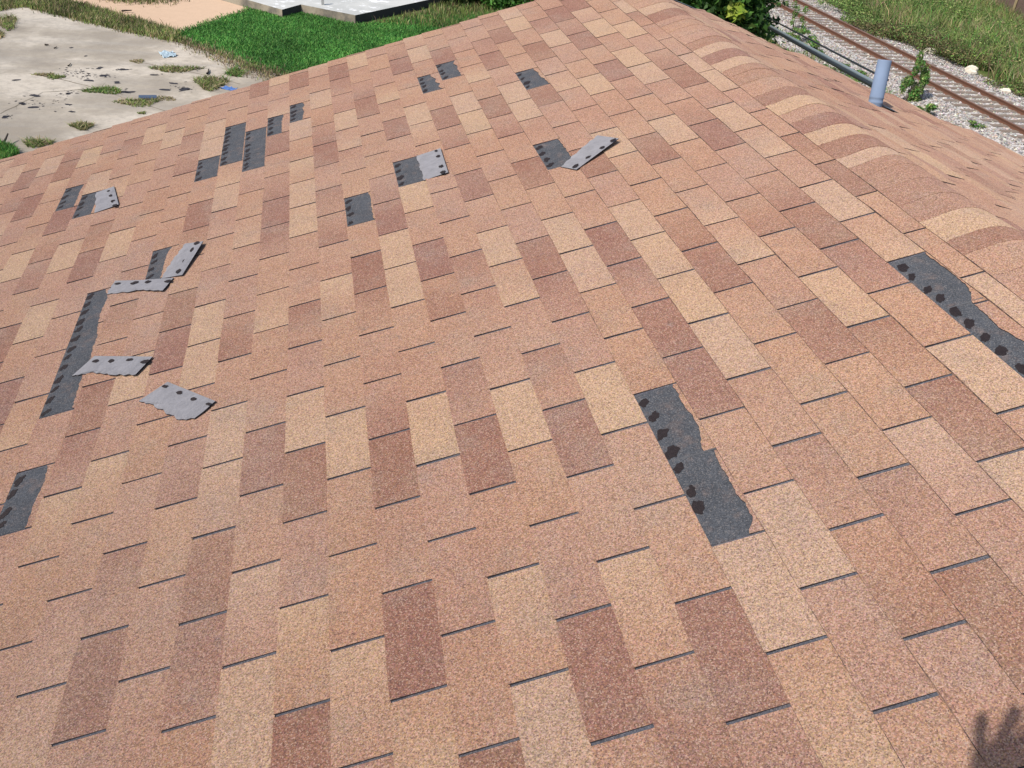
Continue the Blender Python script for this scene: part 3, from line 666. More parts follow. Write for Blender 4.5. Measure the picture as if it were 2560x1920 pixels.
# crack strokes in the lot
M_CRACK=mat_simple('crack_dirt',(.20,.17,.13),.95,.1,20,.3)
def ribbon(name,pts,w,z,mat):
    P=G2(*pts); V=[];F=[]
    Q=[]
    for a,b in zip(P,P[1:]):
        for i in range(6): Q.append(a.lerp(b,i/6))
    Q.append(P[-1])
    for i,p in enumerate(Q):
        t=(Q[min(i+1,len(Q)-1)]-Q[max(i-1,0)]).normalized(); s=Vector((-t.y,t.x,0))*w*random.uniform(.4,1.3); j=Vector((random.uniform(-.02,.02),random.uniform(-.02,.02),0))
        V+=[(p.x+s.x+j.x,p.y+s.y+j.y,z),(p.x-s.x+j.x,p.y-s.y+j.y,z)]
    for i in range(len(Q)-1): F.append((2*i,2*i+1,2*i+3,2*i+2))
    return mesh_obj(name,V,F,mat)
for q in ([(85,188),(215,218),(420,285)],[(330,155),(520,194),(600,215)],[(560,190),(690,178),(740,184)],[(0,290),(110,235),(260,225)]):
    props(ribbon('joint_crack',q,.016,G+.054,M_CRACK),kind='structure')
# tar blots scattered on the concrete (one sheet of marks)
V=[];F=[]
def blot(x,y,r):
    c=gp(x,y,G+.056); b=len(V); m_=10
    ph=random.uniform(0,6)
    for i in range(m_):
        a=2*math.pi*i/m_; rr=.72*r*(1+.35*math.sin(2*a+ph)+random.uniform(-.25,.25)); V.append((c.x+rr*1.1*math.cos(a),c.y+rr*.95*math.sin(a),c.z))
    F.append(tuple(range(b,b+m_)))
for (cx,cy,n,sx,sy) in ((210,185,46,34,18),(170,178,20,30,10),(300,172,18,16,6),(260,190,20,30,8),(310,228,16,24,7),(450,222,26,34,12),(390,185,7,14,5),(80,258,34,42,16),(170,235,22,40,12),(20,292,14,14,6),(150,258,12,26,10)):
    for i in range(n): blot(random.gauss(cx,sx*.55),random.gauss(cy,sy*.55),random.choice((.012,.02,.028,.045)))
for (x,y,r) in ((222,201,.16),(262,188,.14),(248,170,.13),(292,206,.15),(318,230,.20),(412,224,.15),(434,208,.13),(462,223,.20),(386,187,.12),(308,174,.15),(56,259,.13),(84,268,.14),(172,261,.10),(170,234,.11),(88,239,.16),(12,292,.12),(40,200,.12),(180,279,.10),(178,119,.08),(214,140,.07)): blot(x,y,r)
props(mesh_obj('tar_stains',V,F,mat_simple('tar_stain',(.045,.042,.048),.8,.2,10,.3)),kind='structure')
# litter
def crumple(name,x,y,sx,sy,h,mat,label,cat,z=G+.05,th=.0):
    c=gp(x,y); n=9; V=[];F=[]
    for i in range(n):
        for j in range(n):
            a=i/(n-1)-.5; b=j/(n-1)-.5; e=1+.3*noise.noise(Vector((a*4+x,b*4,1)))
            V.append((a*sx*e,b*sy*e,max(.004,h*(.55+1.2*noise.noise(Vector((a*5+x,b*5+y,0)))))))
    for i in range(n-1):
        for j in range(n-1): a=i*n+j; F.append((a,a+n,a+n+1,a+1))
    b0=len(V); 
    o=mesh_obj(name,V,F,mat,None,None,False); o.location=(c.x,c.y,z); o.rotation_euler=(0,0,random.uniform(0,3))
    md=o.modifiers.new('thick','SOLIDIFY'); md.thickness=.006
    return props(o,label,cat)
crumple('plastic_sheet',420,142,.62,.42,.07,mat_simple('pale_blue_plastic',(.36,.45,.50),.5,.4,8,.15),'crumpled pale blue plastic sheet on the concrete lot','litter')
crumple('blue_scrap',573,227,.42,.25,.04,mat_simple('bright_blue_plastic',(.08,.17,.42),.6,.4,8,.15),'bright blue plastic scrap on the concrete at the roof edge','litter')
def board(name,x,y,L,Wd,T,rot,mat,label,cat,z=G+.05):
    c=gp(x,y); V=[];F=[]; boxv(V,F,[(-L/2,-Wd/2,0),(L/2,-Wd/2,0),(L/2,Wd/2,0),(-L/2,Wd/2,0),(-L/2*.97,-Wd/2,T),(L/2,-Wd/2*.95,T),(L/2*.98,Wd/2,T),(-L/2,Wd/2*.96,T)])
    o=mesh_obj(name,V,F,mat); o.location=(c.x,c.y,z); o.rotation_euler=(0,0,rot); return props(o,label,cat)
board('board_scrap',370,250,.46,.24,.05,.1,mat_simple('slate_blue_board',(.07,.10,.16),.7,.3,10,.2),'slate blue board scrap lying among joint weeds','litter')
def stick(x0,y0,x1,y1,r,label,z=G+.06,lift=.0):
    a=gp(x0,y0,z); b=gp(x1,y1,z); b=b+Vector((0,0,lift)); V=[];F=[]; n=6; seg=5
    t=(b-a).normalized(); s=t.cross(Vector((0,0,1))).normalized(); u=s.cross(t); L=(b-a).length
    for i in range(seg+1):
        f=i/seg; p=(b-a)*f+s*(.06*L*math.sin(f*4+x0))+Vector((0,0,r))
        for j in range(n): q=2*math.pi*j/n; V.append(p+s*(r*(1-.5*f)*math.cos(q))+u*(r*(1-.5*f)*math.sin(q)))
    for i in range(seg):
        for j in range(n): F.append((i*n+j,i*n+(j+1)%n,(i+1)*n+(j+1)%n,(i+1)*n+j))
    o=mesh_obj('stick',V,F,M_TWIG); o.location=a; return props(o,label,'stick')
M_TWIG=mat_simple('dead_wood',(.07,.055,.045),.9,.2,20,.3)
stick(305,30,329,28,.035,'dark bent stick lying on the sandy path')
stick(516,186,525,175,.03,'short brown stick between the weed row and the round clump')
stick(0,368,26,354,.035,'dark stick at the lower left corner of the lot',lift=.15)
stick(112,114,122,114,.03,'tiny dark stick on the left part of the lot')
stick(137,122,142,118,.02,'tiny slanting twig left of the dark cross mark on the lot')
stick(170,166,178,160,.02,'small twig above the tar blots')
# ---------------------------------------------------------------- shrubs
def leaves(name,centres,radii,n,size,cols,parent=None,var=.3,origin=(0,0,0),long=1.6,droop=.2):
    cs=np.array(centres); rs=np.array(radii); k=rng.choice(len(cs),n,p=(rs.prod(1)**.6)/((rs.prod(1)**.6).sum()))
    d=rng.normal(size=(n,3)); d/=np.linalg.norm(d,axis=1)[:,None]; r=rng.uniform(.25,1,n)**.45
    P=cs[k]+d*rs[k]*r[:,None]*(1+.12*rng.normal(size=(n,1)))
    P[:,2]=np.maximum(P[:,2],origin[2]+.02)
    nrm=d*.6+rng.normal(size=(n,3))*.6+np.array([0,0,.5]); nrm/=np.linalg.norm(nrm,axis=1)[:,None]
    a=np.cross(nrm,rng.normal(size=(n,3))); a/=np.linalg.norm(a,axis=1)[:,None]; b=np.cross(nrm,a)
    s=(size*rng.uniform(.5,1.4,n))[:,None]
    V=np.stack([P-a*s*long*.5,P+b*s*.42-nrm*s*.08,P+a*s*long*.5,P-b*s*.42-nrm*s*.08],1).reshape(-1,3)
    i=np.arange(n)*4; F=np.c_[i,i+1,i+2,i+3]
    c=colvar(n,None,var,cols); clumpf=1+.35*np.array([noise.noise(Vector(p)*1.7) for p in P]); c*=clumpf[:,None]
    C4=np.ones((n,4,4)); C4[:,:,:3]=np.clip(c,.004,1)[:,None,:]
    return np_mesh(name,V,F,M_LEAF,parent,C4.reshape(-1,4))
def stems(name,base,tips,r,mat,parent):
    V=[];F=[]
    for t in tips:
        t=Vector(t); b=Vector(base)+Vector((random.uniform(-.1,.1),random.uniform(-.1,.1),0)); n=6; seg=4
        ax=(t-b).normalized(); s=ax.cross(Vector((0,1,.01))).normalized(); u=s.cross(ax)
        b0=len(V)
        for i in range(seg+1):
            f=i/seg; p=b.lerp(t,f)+Vector((0,0,.15*math.sin(f*math.pi)))
            for j in range(n): q=2*math.pi*j/n; V.append(p+s*(r*(1-.75*f)*math.cos(q))+u*(r*(1-.75*f)*math.sin(q)))
        for i in range(seg):
            for j in range(n): F.append((b0+i*n+j,b0+i*n+(j+1)%n,b0+(i+1)*n+(j+1)%n,b0+(i+1)*n+j))
    return mesh_obj(name,V,F,mat,parent)
M_BARK=mat_simple('bark',(.13,.10,.075),.9,.2,12,.3,.4)
SHC=[(.030,.070,.018),(.045,.095,.022),(.022,.050,.014),(.065,.12,.028)]
def shrub(name,base,balls,n,size,cols,label,cat='shrub',r=.03,group=None):
    root=empty(name,base,label,cat,group)
    cs=[(base[0]+b[0],base[1]+b[1],base[2]+b[2]) for b in balls]; rs=[b[3:6] for b in balls]
    leaves('foliage',cs,rs,n,size,cols,root,origin=base)
    stems('stem',base,[(c[0],c[1],c[2]) for c in cs],r,M_BARK,root)
    return root
b=gp(1135,24); shrub('dark_shrub',(b.x,b.y+1.4,G),[(0,0,.9,1.5,1.1,1.0),(-1.0,.3,.8,1.0,.9,.9),(1.3,.5,1.0,1.2,1.0,1.0),(.3,.9,1.9,1.3,1.0,.9)],9000,.11,SHC+[(.10,.13,.03)],'large dark green shrub right of the foundation slab')
b=gp(1225,16); shrub('brown_shrub',(b.x+.4,b.y+1.6,G),[(0,0,.8,1.0,.9,.9),(.7,.6,1.3,.9,.8,.8)],3500,.10,[(.05,.05,.03),(.08,.07,.035),(.03,.05,.018)],'dull brownish shrub in shade between the dark and the bright shrub')
b=gp(1320,30); shrub('bright_shrub',(b.x,b.y,G),[(0,0,.7,1.6,1.0,.8),(1.5,.5,.9,1.3,1.0,.9),(-1.1,.2,.6,1.0,.8,.7),(3.0,.8,1.0,1.4,1.0,1.0)],11000,.09,[(.06,.17,.025),(.045,.14,.022),(.09,.20,.035),(.03,.09,.016)],'bright green shrub row just beyond the roof gable')
# tree by the gable whose top shows above the far roof corner
def bc(px,py,y): return aty(px,py,y)
root=empty('tree',(bc(1790,40,11).x,11,G),'leafy green tree with yellow tips beside the cable at the roof corner','tree')
cs=[];rs=[]
for (px,py,y,r) in ((1750,-10,11,.50),(1800,30,11.0,.45),(1850,10,11.2,.42),(1860,60,10.8,.33),(1720,-60,11.2,.6),(1820,-60,11,.6),(1880,-50,11.3,.5),(1700,60,11.5,.6),(1800,120,11.5,.8),(1780,230,11.5,.9),(1750,-130,11,.7),(1830,-130,11,.7)):
    p=bc(px,py,y); cs.append(tuple(p)); rs.append((r,r*.8,r))
leaves('crown',cs,rs,26000,.062,[(.045,.115,.022),(.065,.15,.03),(.03,.075,.016),(.09,.17,.03)],root,origin=(0,0,G))
p=bc(1838,30,10.6); leaves('leaf_cluster',[tuple(p)],[(.12,.10,.12)],70,.10,[(.34,.42,.06),(.26,.36,.05)],root,.15,(0,0,G))
stems('trunk',(root.location.x,11,G),[cs[9],cs[8],cs[0],cs[5]],.11,M_BARK,root)
# ---------------------------------------------------------------- railway
ZB=G
MB_=None
def mat_ballast():
    nt=NT('ballast_bed',.95,.15)
    v=nt.n('TexVoronoi'); v.inputs['Scale'].default_value=16; nt.l(nt.coord(),v.inputs['Vector'])
    sp=nt.n('SeparateColor'); nt.l(v.outputs['Color'],sp.inputs[0])
    c=nt.ramp(sp.outputs[0],[(0,(.20,.18,.17)),(.5,(.34,.32,.31)),(1,(.58,.55,.53))]); nt.bump(v.outputs['Distance'],.9,.04); return nt.out(c)
XN=gp(2300,192,G+.38).x; 
zr=G+.38
XN=float(hitp(2300,188,(0,0,1),zr)[0]); XF=XN+1.435
XC=(XN+XF)/2
# ballast shoulder profile along Y
def trap(name,x0,x1,x2,x3,z0,z1,ya,yb,mat):
    V=[];F=[]; n=60
    for i in range(n+1):
        y=ya+(yb-ya)*i/n
        for x,z in ((x0,z0),(x1,z1),(x2,z1),(x3,z0)): V.append((x,y,z))
    for i in range(n):
        for j in range(3): a=i*4+j; F.append((a,a+1,a+5,a+4))
    return mesh_obj(name,V,F,mat)
XB0=XN-2.75; XB1=XF+2.2
bb=trap('ballast_bed',XB0,XN-.9,XF+.8,XB1,G+.02,G+.22,-40,160,mat_ballast()); props(bb,kind='structure')
def hb(x):
    x=np.asarray(x); return np.interp(x,[XB0,XN-.9,XF+.8,XB1],[G+.02,G+.22,G+.22,G+.02])
def stones(name,P,size,cols):
    n=len(P); base=np.array([[1,0,0],[-1,0,0],[0,1,0],[0,-1,0],[0,0,1],[0,0,-1]],float)
    V=base[None]*rng.uniform(.5,1.15,(n,6,1))*size*rng.uniform(.6,1.4,(n,1,1))
    q=rng.normal(size=(n,4)); q/=np.linalg.norm(q,axis=1)[:,None]; w,x,y,z=q.T
    Rm=np.stack([1-2*(y*y+z*z),2*(x*y-z*w),2*(x*z+y*w),2*(x*y+z*w),1-2*(x*x+z*z),2*(y*z-x*w),2*(x*z-y*w),2*(y*z+x*w),1-2*(x*x+y*y)],-1).reshape(n,3,3)
    V=np.einsum('nij,nkj->nki',Rm,V)+P[:,None,:]
    f=np.array([[0,2,4],[2,1,4],[1,3,4],[3,0,4],[2,0,5],[1,2,5],[3,1,5],[0,3,5]]); F=(f[None]+(np.arange(n)*6)[:,None,None]).reshape(-1,3)
    c=colvar(n,None,.22,cols); C4=np.ones((n,6,4)); C4[:,:,:3]=c[:,None,:]
    return np_mesh(name,V.reshape(-1,3),F,M_STONE,None,C4.reshape(-1,4))
nt=NT('ballast_stone',.9,.2); a_=nt.n('VertexColor'); a_.layer_name='tone'; M_STONE=nt.out(a_.outputs[0])
STC=[(.36,.335,.31),(.27,.25,.24),(.50,.47,.44),(.19,.175,.165),(.40,.33,.28)]
ys=rng.uniform(11,56,60000); xs=rng.uniform(XB0-.3,XB1+.5,60000)
edgej=np.array([.5*noise.noise(Vector((0,y*.6,0))) for y in ys]); keep=(xs>XB0-.1+edgej)&(xs<XB1+.2+edgej)
xs,ys=xs[keep],ys[keep]
tk=np.abs(((ys-12.0+.26)%.52)-.26)<.125; on=(xs>XN-.70)&(xs<XF+.60)&tk; hz=np.where((xs>XN-.85)&(xs<XF+.75),-.012,.0); drop=on&(rng.uniform(0,1,len(xs))<.93)|((np.abs(xs-XN)<.07)|(np.abs(xs-XF)<.07)); xs,ys,hz=xs[~drop],ys[~drop],hz[~drop]
props(stones('gravel',np.c_[xs,ys,hb(xs)+hz+rng.uniform(-.01,.02,len(xs))],.042,STC),'pale grey crushed stone ballast around the rusty track','gravel',kind='stuff')
track=empty('railway_track',(XC,30,G+.2),'rusty single railway track on pale ballast beyond the roof','railway track')
M_RUST=mat_simple('rusty_rail',(.155,.072,.045),.8,.3,14,.3,.3); M_RT=mat_simple('worn_rail_head',(.20,.12,.09),.5,.5,14,.25)
def rail(x):
    prof=[(-.07,0),(.07,0),(.07,.012),(.010,.035),(.010,.12),(.036,.132),(.036,.168),(.030,.175),(-.030,.175),(-.036,.168),(-.036,.132),(-.010,.12),(-.010,.035),(-.07,.012)]
    V=[];F=[];mi=[];n=len(prof)
    for y in (-40,160):
        for a,b_ in prof: V.append((x+a,y,G+.205+b_))
    for i in range(n): j=(i+1)%n; F.append((i,j,j+n,i+n)); mi.append(1 if i in (6,7,8) else 0)
    F.append(tuple(range(n))[::-1]); F.append(tuple(range(n,2*n))); mi+=[0,0]
    return mesh_obj('rail',V,F,[M_RUST,M_RT],track,mi)
rail(XN); rail(XF)
M_TIE=mat_simple('weathered_sleeper',(.17,.135,.11),.9,.2,7,.35,.3)
y=12.0; k=0
tie=None
while y<62 and k<98:
    if tie is None:
        V=[];F=[]; w=.115
        boxv(V,F,[(-1.3,-w,-.10),(1.3,-w,-.10),(1.3,w,-.10),(-1.3,w,-.10),(-1.3,-w,.028),(1.3,-w,.028),(1.3,w,.028),(-1.3,w,.028)])
        tie=mesh_obj('sleeper',V,F,M_TIE); o=tie
    else:
        o=tie.copy(); scene.collection.objects.link(o)
    o.parent=track; o.location=(random.uniform(-.04,.04),y-30,0.012+random.uniform(-.006,.006)); o.rotation_euler=(0,0,random.uniform(-.02,.02)); y+=.52; k+=1
# white rocks
M_ROCK=mat_simple('pale_limestone',(.66,.60,.50),.9,.2,6,.2,.5)
def rock(x,y,s,label):
    c=gp(x,y); bm=bmesh.new(); bmesh.ops.create_icosphere(bm,subdivisions=2,radius=1)
    for v in bm.verts:
        f=1+.28*noise.noise(v.co*1.6+Vector((x,y,0)))+.1*noise.noise(v.co*4+Vector((x,0,0))); v.co=Vector((v.co.x*s*f*1.15,v.co.y*s*f*.9,v.co.z*s*f*.75))
    me=bpy.data.meshes.new('rock'); bm.to_mesh(me); bm.free(); me.materials.append(M_ROCK); o=bpy.data.objects.new('rock',me); scene.collection.objects.link(o); o.location=(c.x,c.y,G+s*.45); props(o,label,'rock')
rock(2322,139,.26,'largest pale limestone rock, under the shrubs beyond the rails')
rock(2426,181,.22,'tan rock behind the white one at the ballast edge')
rock(2424,188,.19,'bright white rock in front of the tan one at the ballast edge')
rock(2508,238,.22,'squarish cream rock nearest the right side of the frame')
rock(2149,56,.10,'small white rock at the far end of the ballast edge')
rock(2512,152,.20,'half hidden rock inside the right shrubs')
# verge beyond the track
v0=XB1+.1
nt=None
verge=[(v0,14),(v0+9,14),(v0+9,70),(v0,70)]
xyv=fill(verge,110000); xyv=patchy(xyv,.5,-.35,4.)
props(blades('verge_grass',xyv,G+.01,.60,.018,WEED+WEED+GREEN[:2]+DRY,.3,.6),'tall weedy grass verge beyond the railway','grass',kind='stuff')
VG=[(.13,.23,.055),(.19,.28,.075),(.10,.18,.045),(.27,.31,.11)]; VB=[(.13,.14,.05),(.20,.16,.075),(.09,.11,.035),(.16,.12,.06)]
def vshrub(px,py,h,w,cols,label,n=4200,size=.050):
    b=gp(px,py); h*=.62; balls=[(random.uniform(-w,w)*.6,random.uniform(-w,w)*.6,h*random.uniform(.35,.8),w*random.uniform(.5,.8),w*random.uniform(.5,.8),h*random.uniform(.3,.45)) for _ in range(5)]
    shrub('verge_shrub',(b.x,b.y,G),balls,n,size,[tuple(q*(.8,1.0,1.25)[i%3] for q in c) for i in range(3) for c in cols],label,'shrub',.02)
VS=[(2120,45,1.2,1.5,VG,'green shrub at the far left of the verge'),(2170,75,1.0,1.3,VG+VB[:1],'low green shrub above the small white rock'),(2190,92,.8,1.0,VB,'brown low shrub by the ballast edge, left group'),(2240,110,1.1,1.2,VB+VG[:1],'brown and green shrub left of the largest rock'),(2290,110,1.5,1.5,VG+VB[:2],'tall green shrub above the largest rock'),(2330,128,1.2,1.2,VB,'dark brown shrub behind the largest rock'),(2370,150,1.2,1.3,VB+VG[:1],'brown shrub between the largest rock and the white pair'),(2400,120,1.4,1.6,VG,'bright green shrub in the middle of the verge'),(2440,165,1.1,1.2,VB+VG[:2],'mixed shrub right behind the white rock pair'),(2480,150,1.3,1.5,VG,'green shrub right of the rock pair'),(2530,190,1.0,1.3,VG+DRY[:1],'yellowish green shrub at the right edge'),(2250,40,1.3,1.7,VG,'wide green shrub near the top of the verge'),(2330,50,1.4,1.8,VG,'wide green shrub below the fence left end'),(2400,60,1.3,1.7,VG+WEED[:1],'light green shrub below the fence middle'),(2480,90,1.2,1.7,VG,'light green shrub below the fence right part'),(2550,120,1.2,1.6,VG+DRY[:1],'yellow green shrub below the fence at the frame edge'),(2180,10,1.3,1.8,VG,'green shrub touching the top edge of the frame left'),(2290,0,1.6,2.0,VG+VB[:1],'dark green shrub touching the top edge left of the fence'),(2560,240,.7,1.0,VG+VB,'low shrub at the right frame edge below the yellowish one')]
for a in VS: vshrub(*a)
# wooden fence
fa=gp(2400,-14); fb=gp(2640,128)
fd=(fb-fa).normalized(); fL=(fb-fa).length+14; fa=fa-fd*7
root=empty('wooden_fence',(fa.x,fa.y,G),'dark brown board fence with lighter rails and posts beyond the verge','fence')
M_BRD=mat_simple('old_fence_board',(.105,.072,.060),.9,.2,3,.35,.3); M_RAILW=mat_simple('fence_rail_wood',(.33,.26,.15),.85,.2,6,.2)
V=[];F=[]; fn=Vector((-fd.y,fd.x,0)); 
if fn.x>0: fn=-fn
nb=int(fL/.15)
def obox(V,F,c,d,n_,L,T,z0,z1):
    p=[c-d*L/2-n_*T/2,c+d*L/2-n_*T/2,c+d*L/2+n_*T/2,c-d*L/2+n_*T/2]
    boxv(V,F,[(q.x,q.y,z0) for q in p]+[(q.x,q.y,z1) for q in p])
for i in range(nb): obox(V,F,fa+fd*(.15*i+.07),fd,fn,.138,.02,G+.03,G+1.85+random.uniform(-.02,.02))
mesh_obj('fence_boards',V,F,M_BRD,root)
for z in (.45,1.45):
    V=[];F=[]; obox(V,F,fa+fd*fL/2+fn*.035,fd,fn,fL,.045,G+z,G+z+.09); mesh_obj('fence_rail',V,F,M_RAILW,root)
for i in range(int(fL/2.4)+1):
    V=[];F=[]; obox(V,F,fa+fd*(2.4*i+.3)+fn*.105,fd,fn,.09,.09,G,G+1.9); mesh_obj('fence_post',V,F,M_RAILW,root)
# weeds on the near side of the track
def tallweed(px,py,h,w,n,label,cols=None,ph=None):
    b=gp(px,py); balls=[(random.uniform(-w,w)*(1.2-f*.5),random.uniform(-w,w)*(1.2-f*.5),h*f,w*random.uniform(.25,.55),w*random.uniform(.25,.55),h*random.uniform(.10,.2)) for f in (.10,.2,.3,.42,.5,.62,.75,.85,.95)]
    shrub('trackside_weed',(b.x,b.y,G+.02),balls,int(n*1.9),.048,cols or VG+GREEN[:1],label,'weed',.012)
tallweed(2262,262,1.55,.34,1500,'tall leafy weed between the vent pipe and the rails')
tallweed(2292,262,1.2,.30,800,'shorter weed right beside the tall one by the rails')
tallweed(2300,300,.5,.4,500,'low weed at the roof edge right of the vent pipe')
tallweed(1985,88,1.2,.30,500,'thin sparse weed in the ballast near the cable')
tallweed(1948,30,.8,.25,350,'small weed beside the near rail at the top of the frame')
tallweed(2030,140,.5,.40,600,'low green weed along the roof edge under the cable')
tallweed(1990,110,.6,.55,900,'wide low weed patch between the tree and the ballast')
tallweed(2090,190,.45,.40,500,'low weed mat on the ballast left of the vent pipe')
tallweed(2140,205,.35,.35,350,'small weed mat nearest the vent pipe on its left')
tallweed(2370,350,.4,.4,350,'sparse low weed on the near ballast shoulder')
tallweed(2430,330,.35,.3,220,'tiny weed tuft on the ballast toward the right')
tallweed(2450,400,.35,.3,260,'small weed at the roof edge near the right frame side')
near=[(XB0-3.5,13),(XB0+.9,13),(XB0+.6,60),(XB0-3.5,60)]
xyn=patchy(fill(near,26000),.7,.02,9.)
props(blades('trackside_grass',xyn,G+.02,.22,.016,WEED+DRY[2:3]+GREEN[:1],.3,.6),'patchy green weeds and grass along the near ballast shoulder','grass',kind='stuff')
# ---------------------------------------------------------------- cables and pole
M_CAB=mat_simple('black_cable',(.018,.02,.022),.5,.4); M_CAB2=mat_simple('grey_cable',(.22,.26,.28),.35,.5)
def tube(name,P,r,mat,parent,seg=8):
    V=[];F=[]
    for i,p in enumerate(P):
        t=(P[min(i+1,len(P)-1)]-P[max(i-1,0)]).normalized(); s=t.cross(Vector((0,0,1))).normalized(); u=s.cross(t)
        for j in range(seg): a=2*math.pi*j/seg; V.append(p+s*r*math.cos(a)+u*r*math.sin(a))
    for i in range(len(P)-1):
        for j in range(seg): F.append((i*seg+j,i*seg+(j+1)%seg,(i+1)*seg+(j+1)%seg,(i+1)*seg+j))
    return mesh_obj(name,V,F,mat,parent,None,True)
ca=aty(2200,225,5.08)
cb=aty(1683,-72,34)
cabr=empty('service_cable',tuple(cb),'black and grey service cables running from the roof edge toward the far pole','cable')
mid=aty(2063,153,8.6)
def cab(off,r,mat,name,sag):
    P=[]
    for i in range(41):
        f=i/40; p=ca.lerp(cb,f); p=p+Vector((0,0,-sag*4*f*(1-f)))+off*(1-.0*f); P.append(p)
    return tube(name,P,r,mat,cabr)
# the three strands run together
cab(Vector((0,0,.0)),.017,M_CAB,'black_strand',.03)
cab(Vector((.022,0,.020)),.014,M_CAB2,'grey_strand',.03)
cab(Vector((.04,0,.075)),.009,M_CAB,'messenger_wire',.0)
lathe('utility_pole',[(.16,G-cb.z),(.15,-3),(.12,.8),(.0,.81)],cb,Vector((0,0,1)),M_BARK,None,14)
po=[o for o in scene.objects if o.name.startswith('utility_pole')][0]; props(po,'wooden utility pole carrying the service cables beyond the tree','pole')
# ---------------------------------------------------------------- the photographer behind the camera (casts the hand shadow)
M_SKIN=mat_simple('skin',(.52,.32,.22),.55,.35,30,.08); M_SHIRT=mat_simple('navy_shirt',(.05,.08,.16),.85,.2,20,.15)
M_JEAN=mat_simple('blue_jeans',(.07,.11,.20),.9,.2,25,.2); M_BOOT=mat_simple('brown_boots',(.10,.06,.035),.6,.4,15,.2); M_HAIR=mat_simple('dark_hair',(.03,.022,.018),.7,.3,60,.3); M_PHONE=mat_simple('black_phone',(.02,.02,.022),.3,.5)
RT=Vector(RW[0]); UP=Vector(-RW[1]); FW=Vector(RW[2]); CV=Vector(CAM); SV=Vector(SUN)
def caster(px,py,back=.012):
    """point just behind the lens plane whose sun shadow falls at this place on the near slope"""
    P=rp(px,py,.006); c=CV-FW*back; s=((c-P).dot(FW))/SV.dot(FW); return P+SV*s
def skin_mesh(name,chains,mat,parent,sub=2,root=0):
    V=[];E=[];R_=[];idx={}
    def vid(p,r):
        k=(round(p[0],5),round(p[1],5),round(p[2],5))
        if k not in idx: idx[k]=len(V); V.append(tuple(p)); R_.append(r)
        return idx[k]
    for ch in chains:
        prev=None
        for p,r in ch:
            i=vid(p,r)
            if prev is not None and prev!=i: E.append((prev,i))
            prev=i
    me=bpy.data.meshes.new(name); me.from_pydata(V,E,[]); o=bpy.data.objects.new(name,me); scene.collection.objects.link(o); me.materials.append(mat)
    sk=o.modifiers.new('skin','SKIN')
    me.skin_vertices[0].data
    for i,r in enumerate(R_):
        rr=r if isinstance(r,tuple) else (r,r); me.skin_vertices[0].data[i].radius=rr; me.skin_vertices[0].data[i].use_root=(i==root)
    ss=o.modifiers.new('sub','SUBSURF'); ss.levels=sub; ss.render_levels=sub; sk.use_smooth_shade=True
    if parent: o.parent=parent; o.matrix_parent_inverse=Matrix.Translation(-Vector(parent.location))
    return o
foot0=Vector(S1(-1.95,YR-.28,.008)); 
fx,fy,fz=foot0
prs=empty('person',tuple(foot0),'standing photographer in a navy shirt and blue jeans holding up a phone on the roof','person')
hip=Vector((-2.28,-1.92,.34-.02)); 
zf=lambda x:(x-0)*math.tan(AL)
fl=Vector((-2.42,-1.80,zf(-2.42)+.10)); fr=Vector((-2.14,-1.98,zf(-2.14)+.10))
kl=Vector((-2.36,-1.76,-.16)); kr=Vector((-2.19,-1.90,-.12))
chest=Vector((-2.22,-1.80,.74)); neck=Vector((-2.19,-1.74,.93)); head=Vector((-2.16,-1.68,1.08))
sh_l=Vector((-2.36,-1.70,.86)); sh_r=Vector((-2.03,-1.82,.86))
pal=caster(2508,1938,.02)
wr=pal-UP*.055+RT*.045-FW*.02
el_r=Vector((-1.93,-1.62,.66))
pal_l=CV-RT*.09-UP*.03-FW*.03; wl_=pal_l-UP*.05-RT*.03-FW*.02; el_l=Vector((-2.36,-1.42,.68))
hipl=hip+Vector((-.09,.04,-.02)); hipr=hip+Vector((.09,-.04,-.02))
# body with both hands as one continuous surface
f1=[(pal,.036),(caster(2462,1900),.0145),(caster(2450,1850),.0135),(caster(2455,1805),.0125),(caster(2457,1778),.011)]
f2=[(pal,.036),(caster(2490,1898),.0145),(caster(2504,1850),.0145),(caster(2528,1800),.0140),(caster(2548,1764),.0125)]
f3=[(pal,.036),(caster(2522,1902),.0145),(caster(2548,1862),.0140),(caster(2580,1820),.0135),(caster(2606,1786),.0115)]
f4=[(pal,.036),(caster(2552,1922),.013),(caster(2585,1892),.0125),(caster(2618,1868),.0115),(caster(2640,1848),.0105)]
th=[(pal,.036),(pal-RT*.03+FW*-.015-UP*.01,.011),(pal-RT*.055-UP*.005-FW*.02,.0098),(pal-RT*.075+UP*.01-FW*.02,.008)]
chains=[[(hip,.10),(hip+Vector((.02,.04,.2)),(.09,.09)),(chest,(.10,.09)),(neck,.055),(head,(.078,.09)),(head+Vector((.01,.02,.12)),(.07,.08))],
 [(chest,(.10,.09)),(sh_r,.052),(el_r,.043),(wr,.030),(pal,.036)],
 [(chest,(.10,.09)),(sh_l,.052),(el_l,.043),(wl_,.027),(pal_l,.026)],
 [(hip,.10),(hipl,.085),(kl,.055),(fl,.04)],[(hip,.10),(hipr,.085),(kr,.055),(fr,.04)],f1,f2,f3,f4,th]
lf=pal_l
for i,(a,b) in enumerate(((-.02,.075),(.0,.08),(.018,.072),(.034,.058))):
    chains.append([(lf,.026),(lf+RT*a+UP*b*.45-FW*.012,.0095),(lf+RT*(a*1.2)+UP*b-FW*.016,.0085),(lf+RT*(a*1.2+.012)+UP*(b+.012)-FW*.012,.0072)])
chains.append([(lf,.026),(lf+RT*.03-UP*.008-FW*.018,.011),(lf+RT*.055+UP*.004-FW*.022,.009)])
skin_mesh('body',chains,M_SKIN,prs,2)
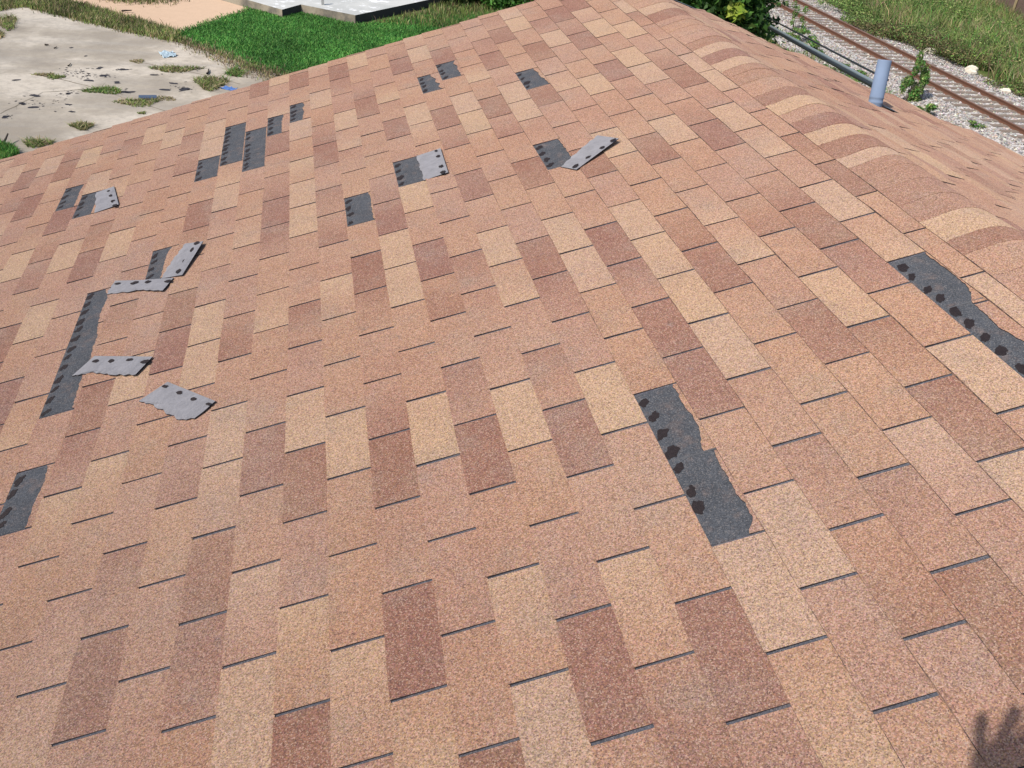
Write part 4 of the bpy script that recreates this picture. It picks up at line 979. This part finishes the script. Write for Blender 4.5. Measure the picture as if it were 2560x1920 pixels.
skin_mesh('shirt',[[(hip+Vector((0,0,-.06)),.150),(hip+Vector((0,0,.04)),.150),(hip+Vector((.02,.04,.2)),(.146,.136)),(chest,(.170,.146)),(neck-Vector((0,0,.055)),.075)],[(chest,(.170,.146)),(sh_r,.078),(sh_r.lerp(el_r,.75),.062)],[(chest,(.170,.146)),(sh_l,.078),(sh_l.lerp(el_l,.75),.062)]],M_SHIRT,prs,2)
skin_mesh('jeans',[[(hip+Vector((0,0,.05)),.142),(hip-Vector((0,0,.02)),.148),(hipl,.10),(kl,.070),(fl+Vector((0,0,.02)),.062)],[(hip-Vector((0,0,.02)),.148),(hipr,.10),(kr,.070),(fr+Vector((0,0,.02)),.062)]],M_JEAN,prs,2)
for f_ in (fl,fr):
    t_f=Vector((0.05,.20,.016)); skin_mesh('boot',[[(f_+Vector((-.01,-.07,-.045)),.040),(f_+Vector((0,0,-.045)),.043),(f_+Vector((.01,.09,-.052)),.040),(f_+Vector((.02,.16,-.060)),.030)],[(f_+Vector((0,0,-.045)),.043),(f_+Vector((0,0,.05)),.050)]],M_BOOT,prs,2)
skin_mesh('hair',[[(head+Vector((-.015,-.035,.02)),(.082,.085)),(head+Vector((-.01,-.02,.10)),(.088,.094)),(head+Vector((0,0,.155)),(.068,.075))]],M_HAIR,prs,2)
hf=Vector((.45,.80,-.25)).normalized(); hs_=hf.cross(Vector((0,0,1))).normalized(); hu=hs_.cross(hf)
fc=head+Vector((.005,.01,.06))
skin_mesh('nose',[[(fc+hf*.085+hu*.012,.009),(fc+hf*.105-hu*.012,.012),(fc+hf*.088-hu*.022,.011)]],M_SKIN,prs,1)
for sg in(-1,1):
    bm=bmesh.new(); bmesh.ops.create_uvsphere(bm,u_segments=12,v_segments=8,radius=.011); me=bpy.data.meshes.new('eye'); bm.to_mesh(me); bm.free(); me.materials.append(M_HAIR); o=bpy.data.objects.new('eye',me); scene.collection.objects.link(o); o.location=fc+hf*.078+hu*.018+hs_*(.03*sg); o.parent=prs; o.matrix_parent_inverse=Matrix.Translation(-Vector(prs.location))
    skin_mesh('ear',[[(fc+hs_*(.080*sg)+hu*.022-hf*.005,.012),(fc+hs_*(.083*sg)-hu*.018,.010)]],M_SKIN,prs,1)
skin_mesh('mouth',[[(fc+hf*.083-hu*.048-hs_*.022,.004),(fc+hf*.090-hu*.047,.006),(fc+hf*.083-hu*.048+hs_*.022,.004)]],mat_simple('lips',(.40,.16,.13),.5,.3),prs,1)
V=[];F=[]; pc=CV-FW*.010+RT*.040-UP*.018
for d_ in (0,-.009):
    for a,b in ((-.062,-.03),(.062,-.03),(.062,.03),(-.062,.03)): V.append(pc+RT*a+UP*b+FW*d_)
F=[(0,3,2,1),(4,5,6,7),(0,1,5,4),(1,2,6,5),(2,3,7,6),(3,0,4,7)]
po=mesh_obj('phone',V,F,M_PHONE); props(po,'black phone held landscape by the photographer on the roof','phone')
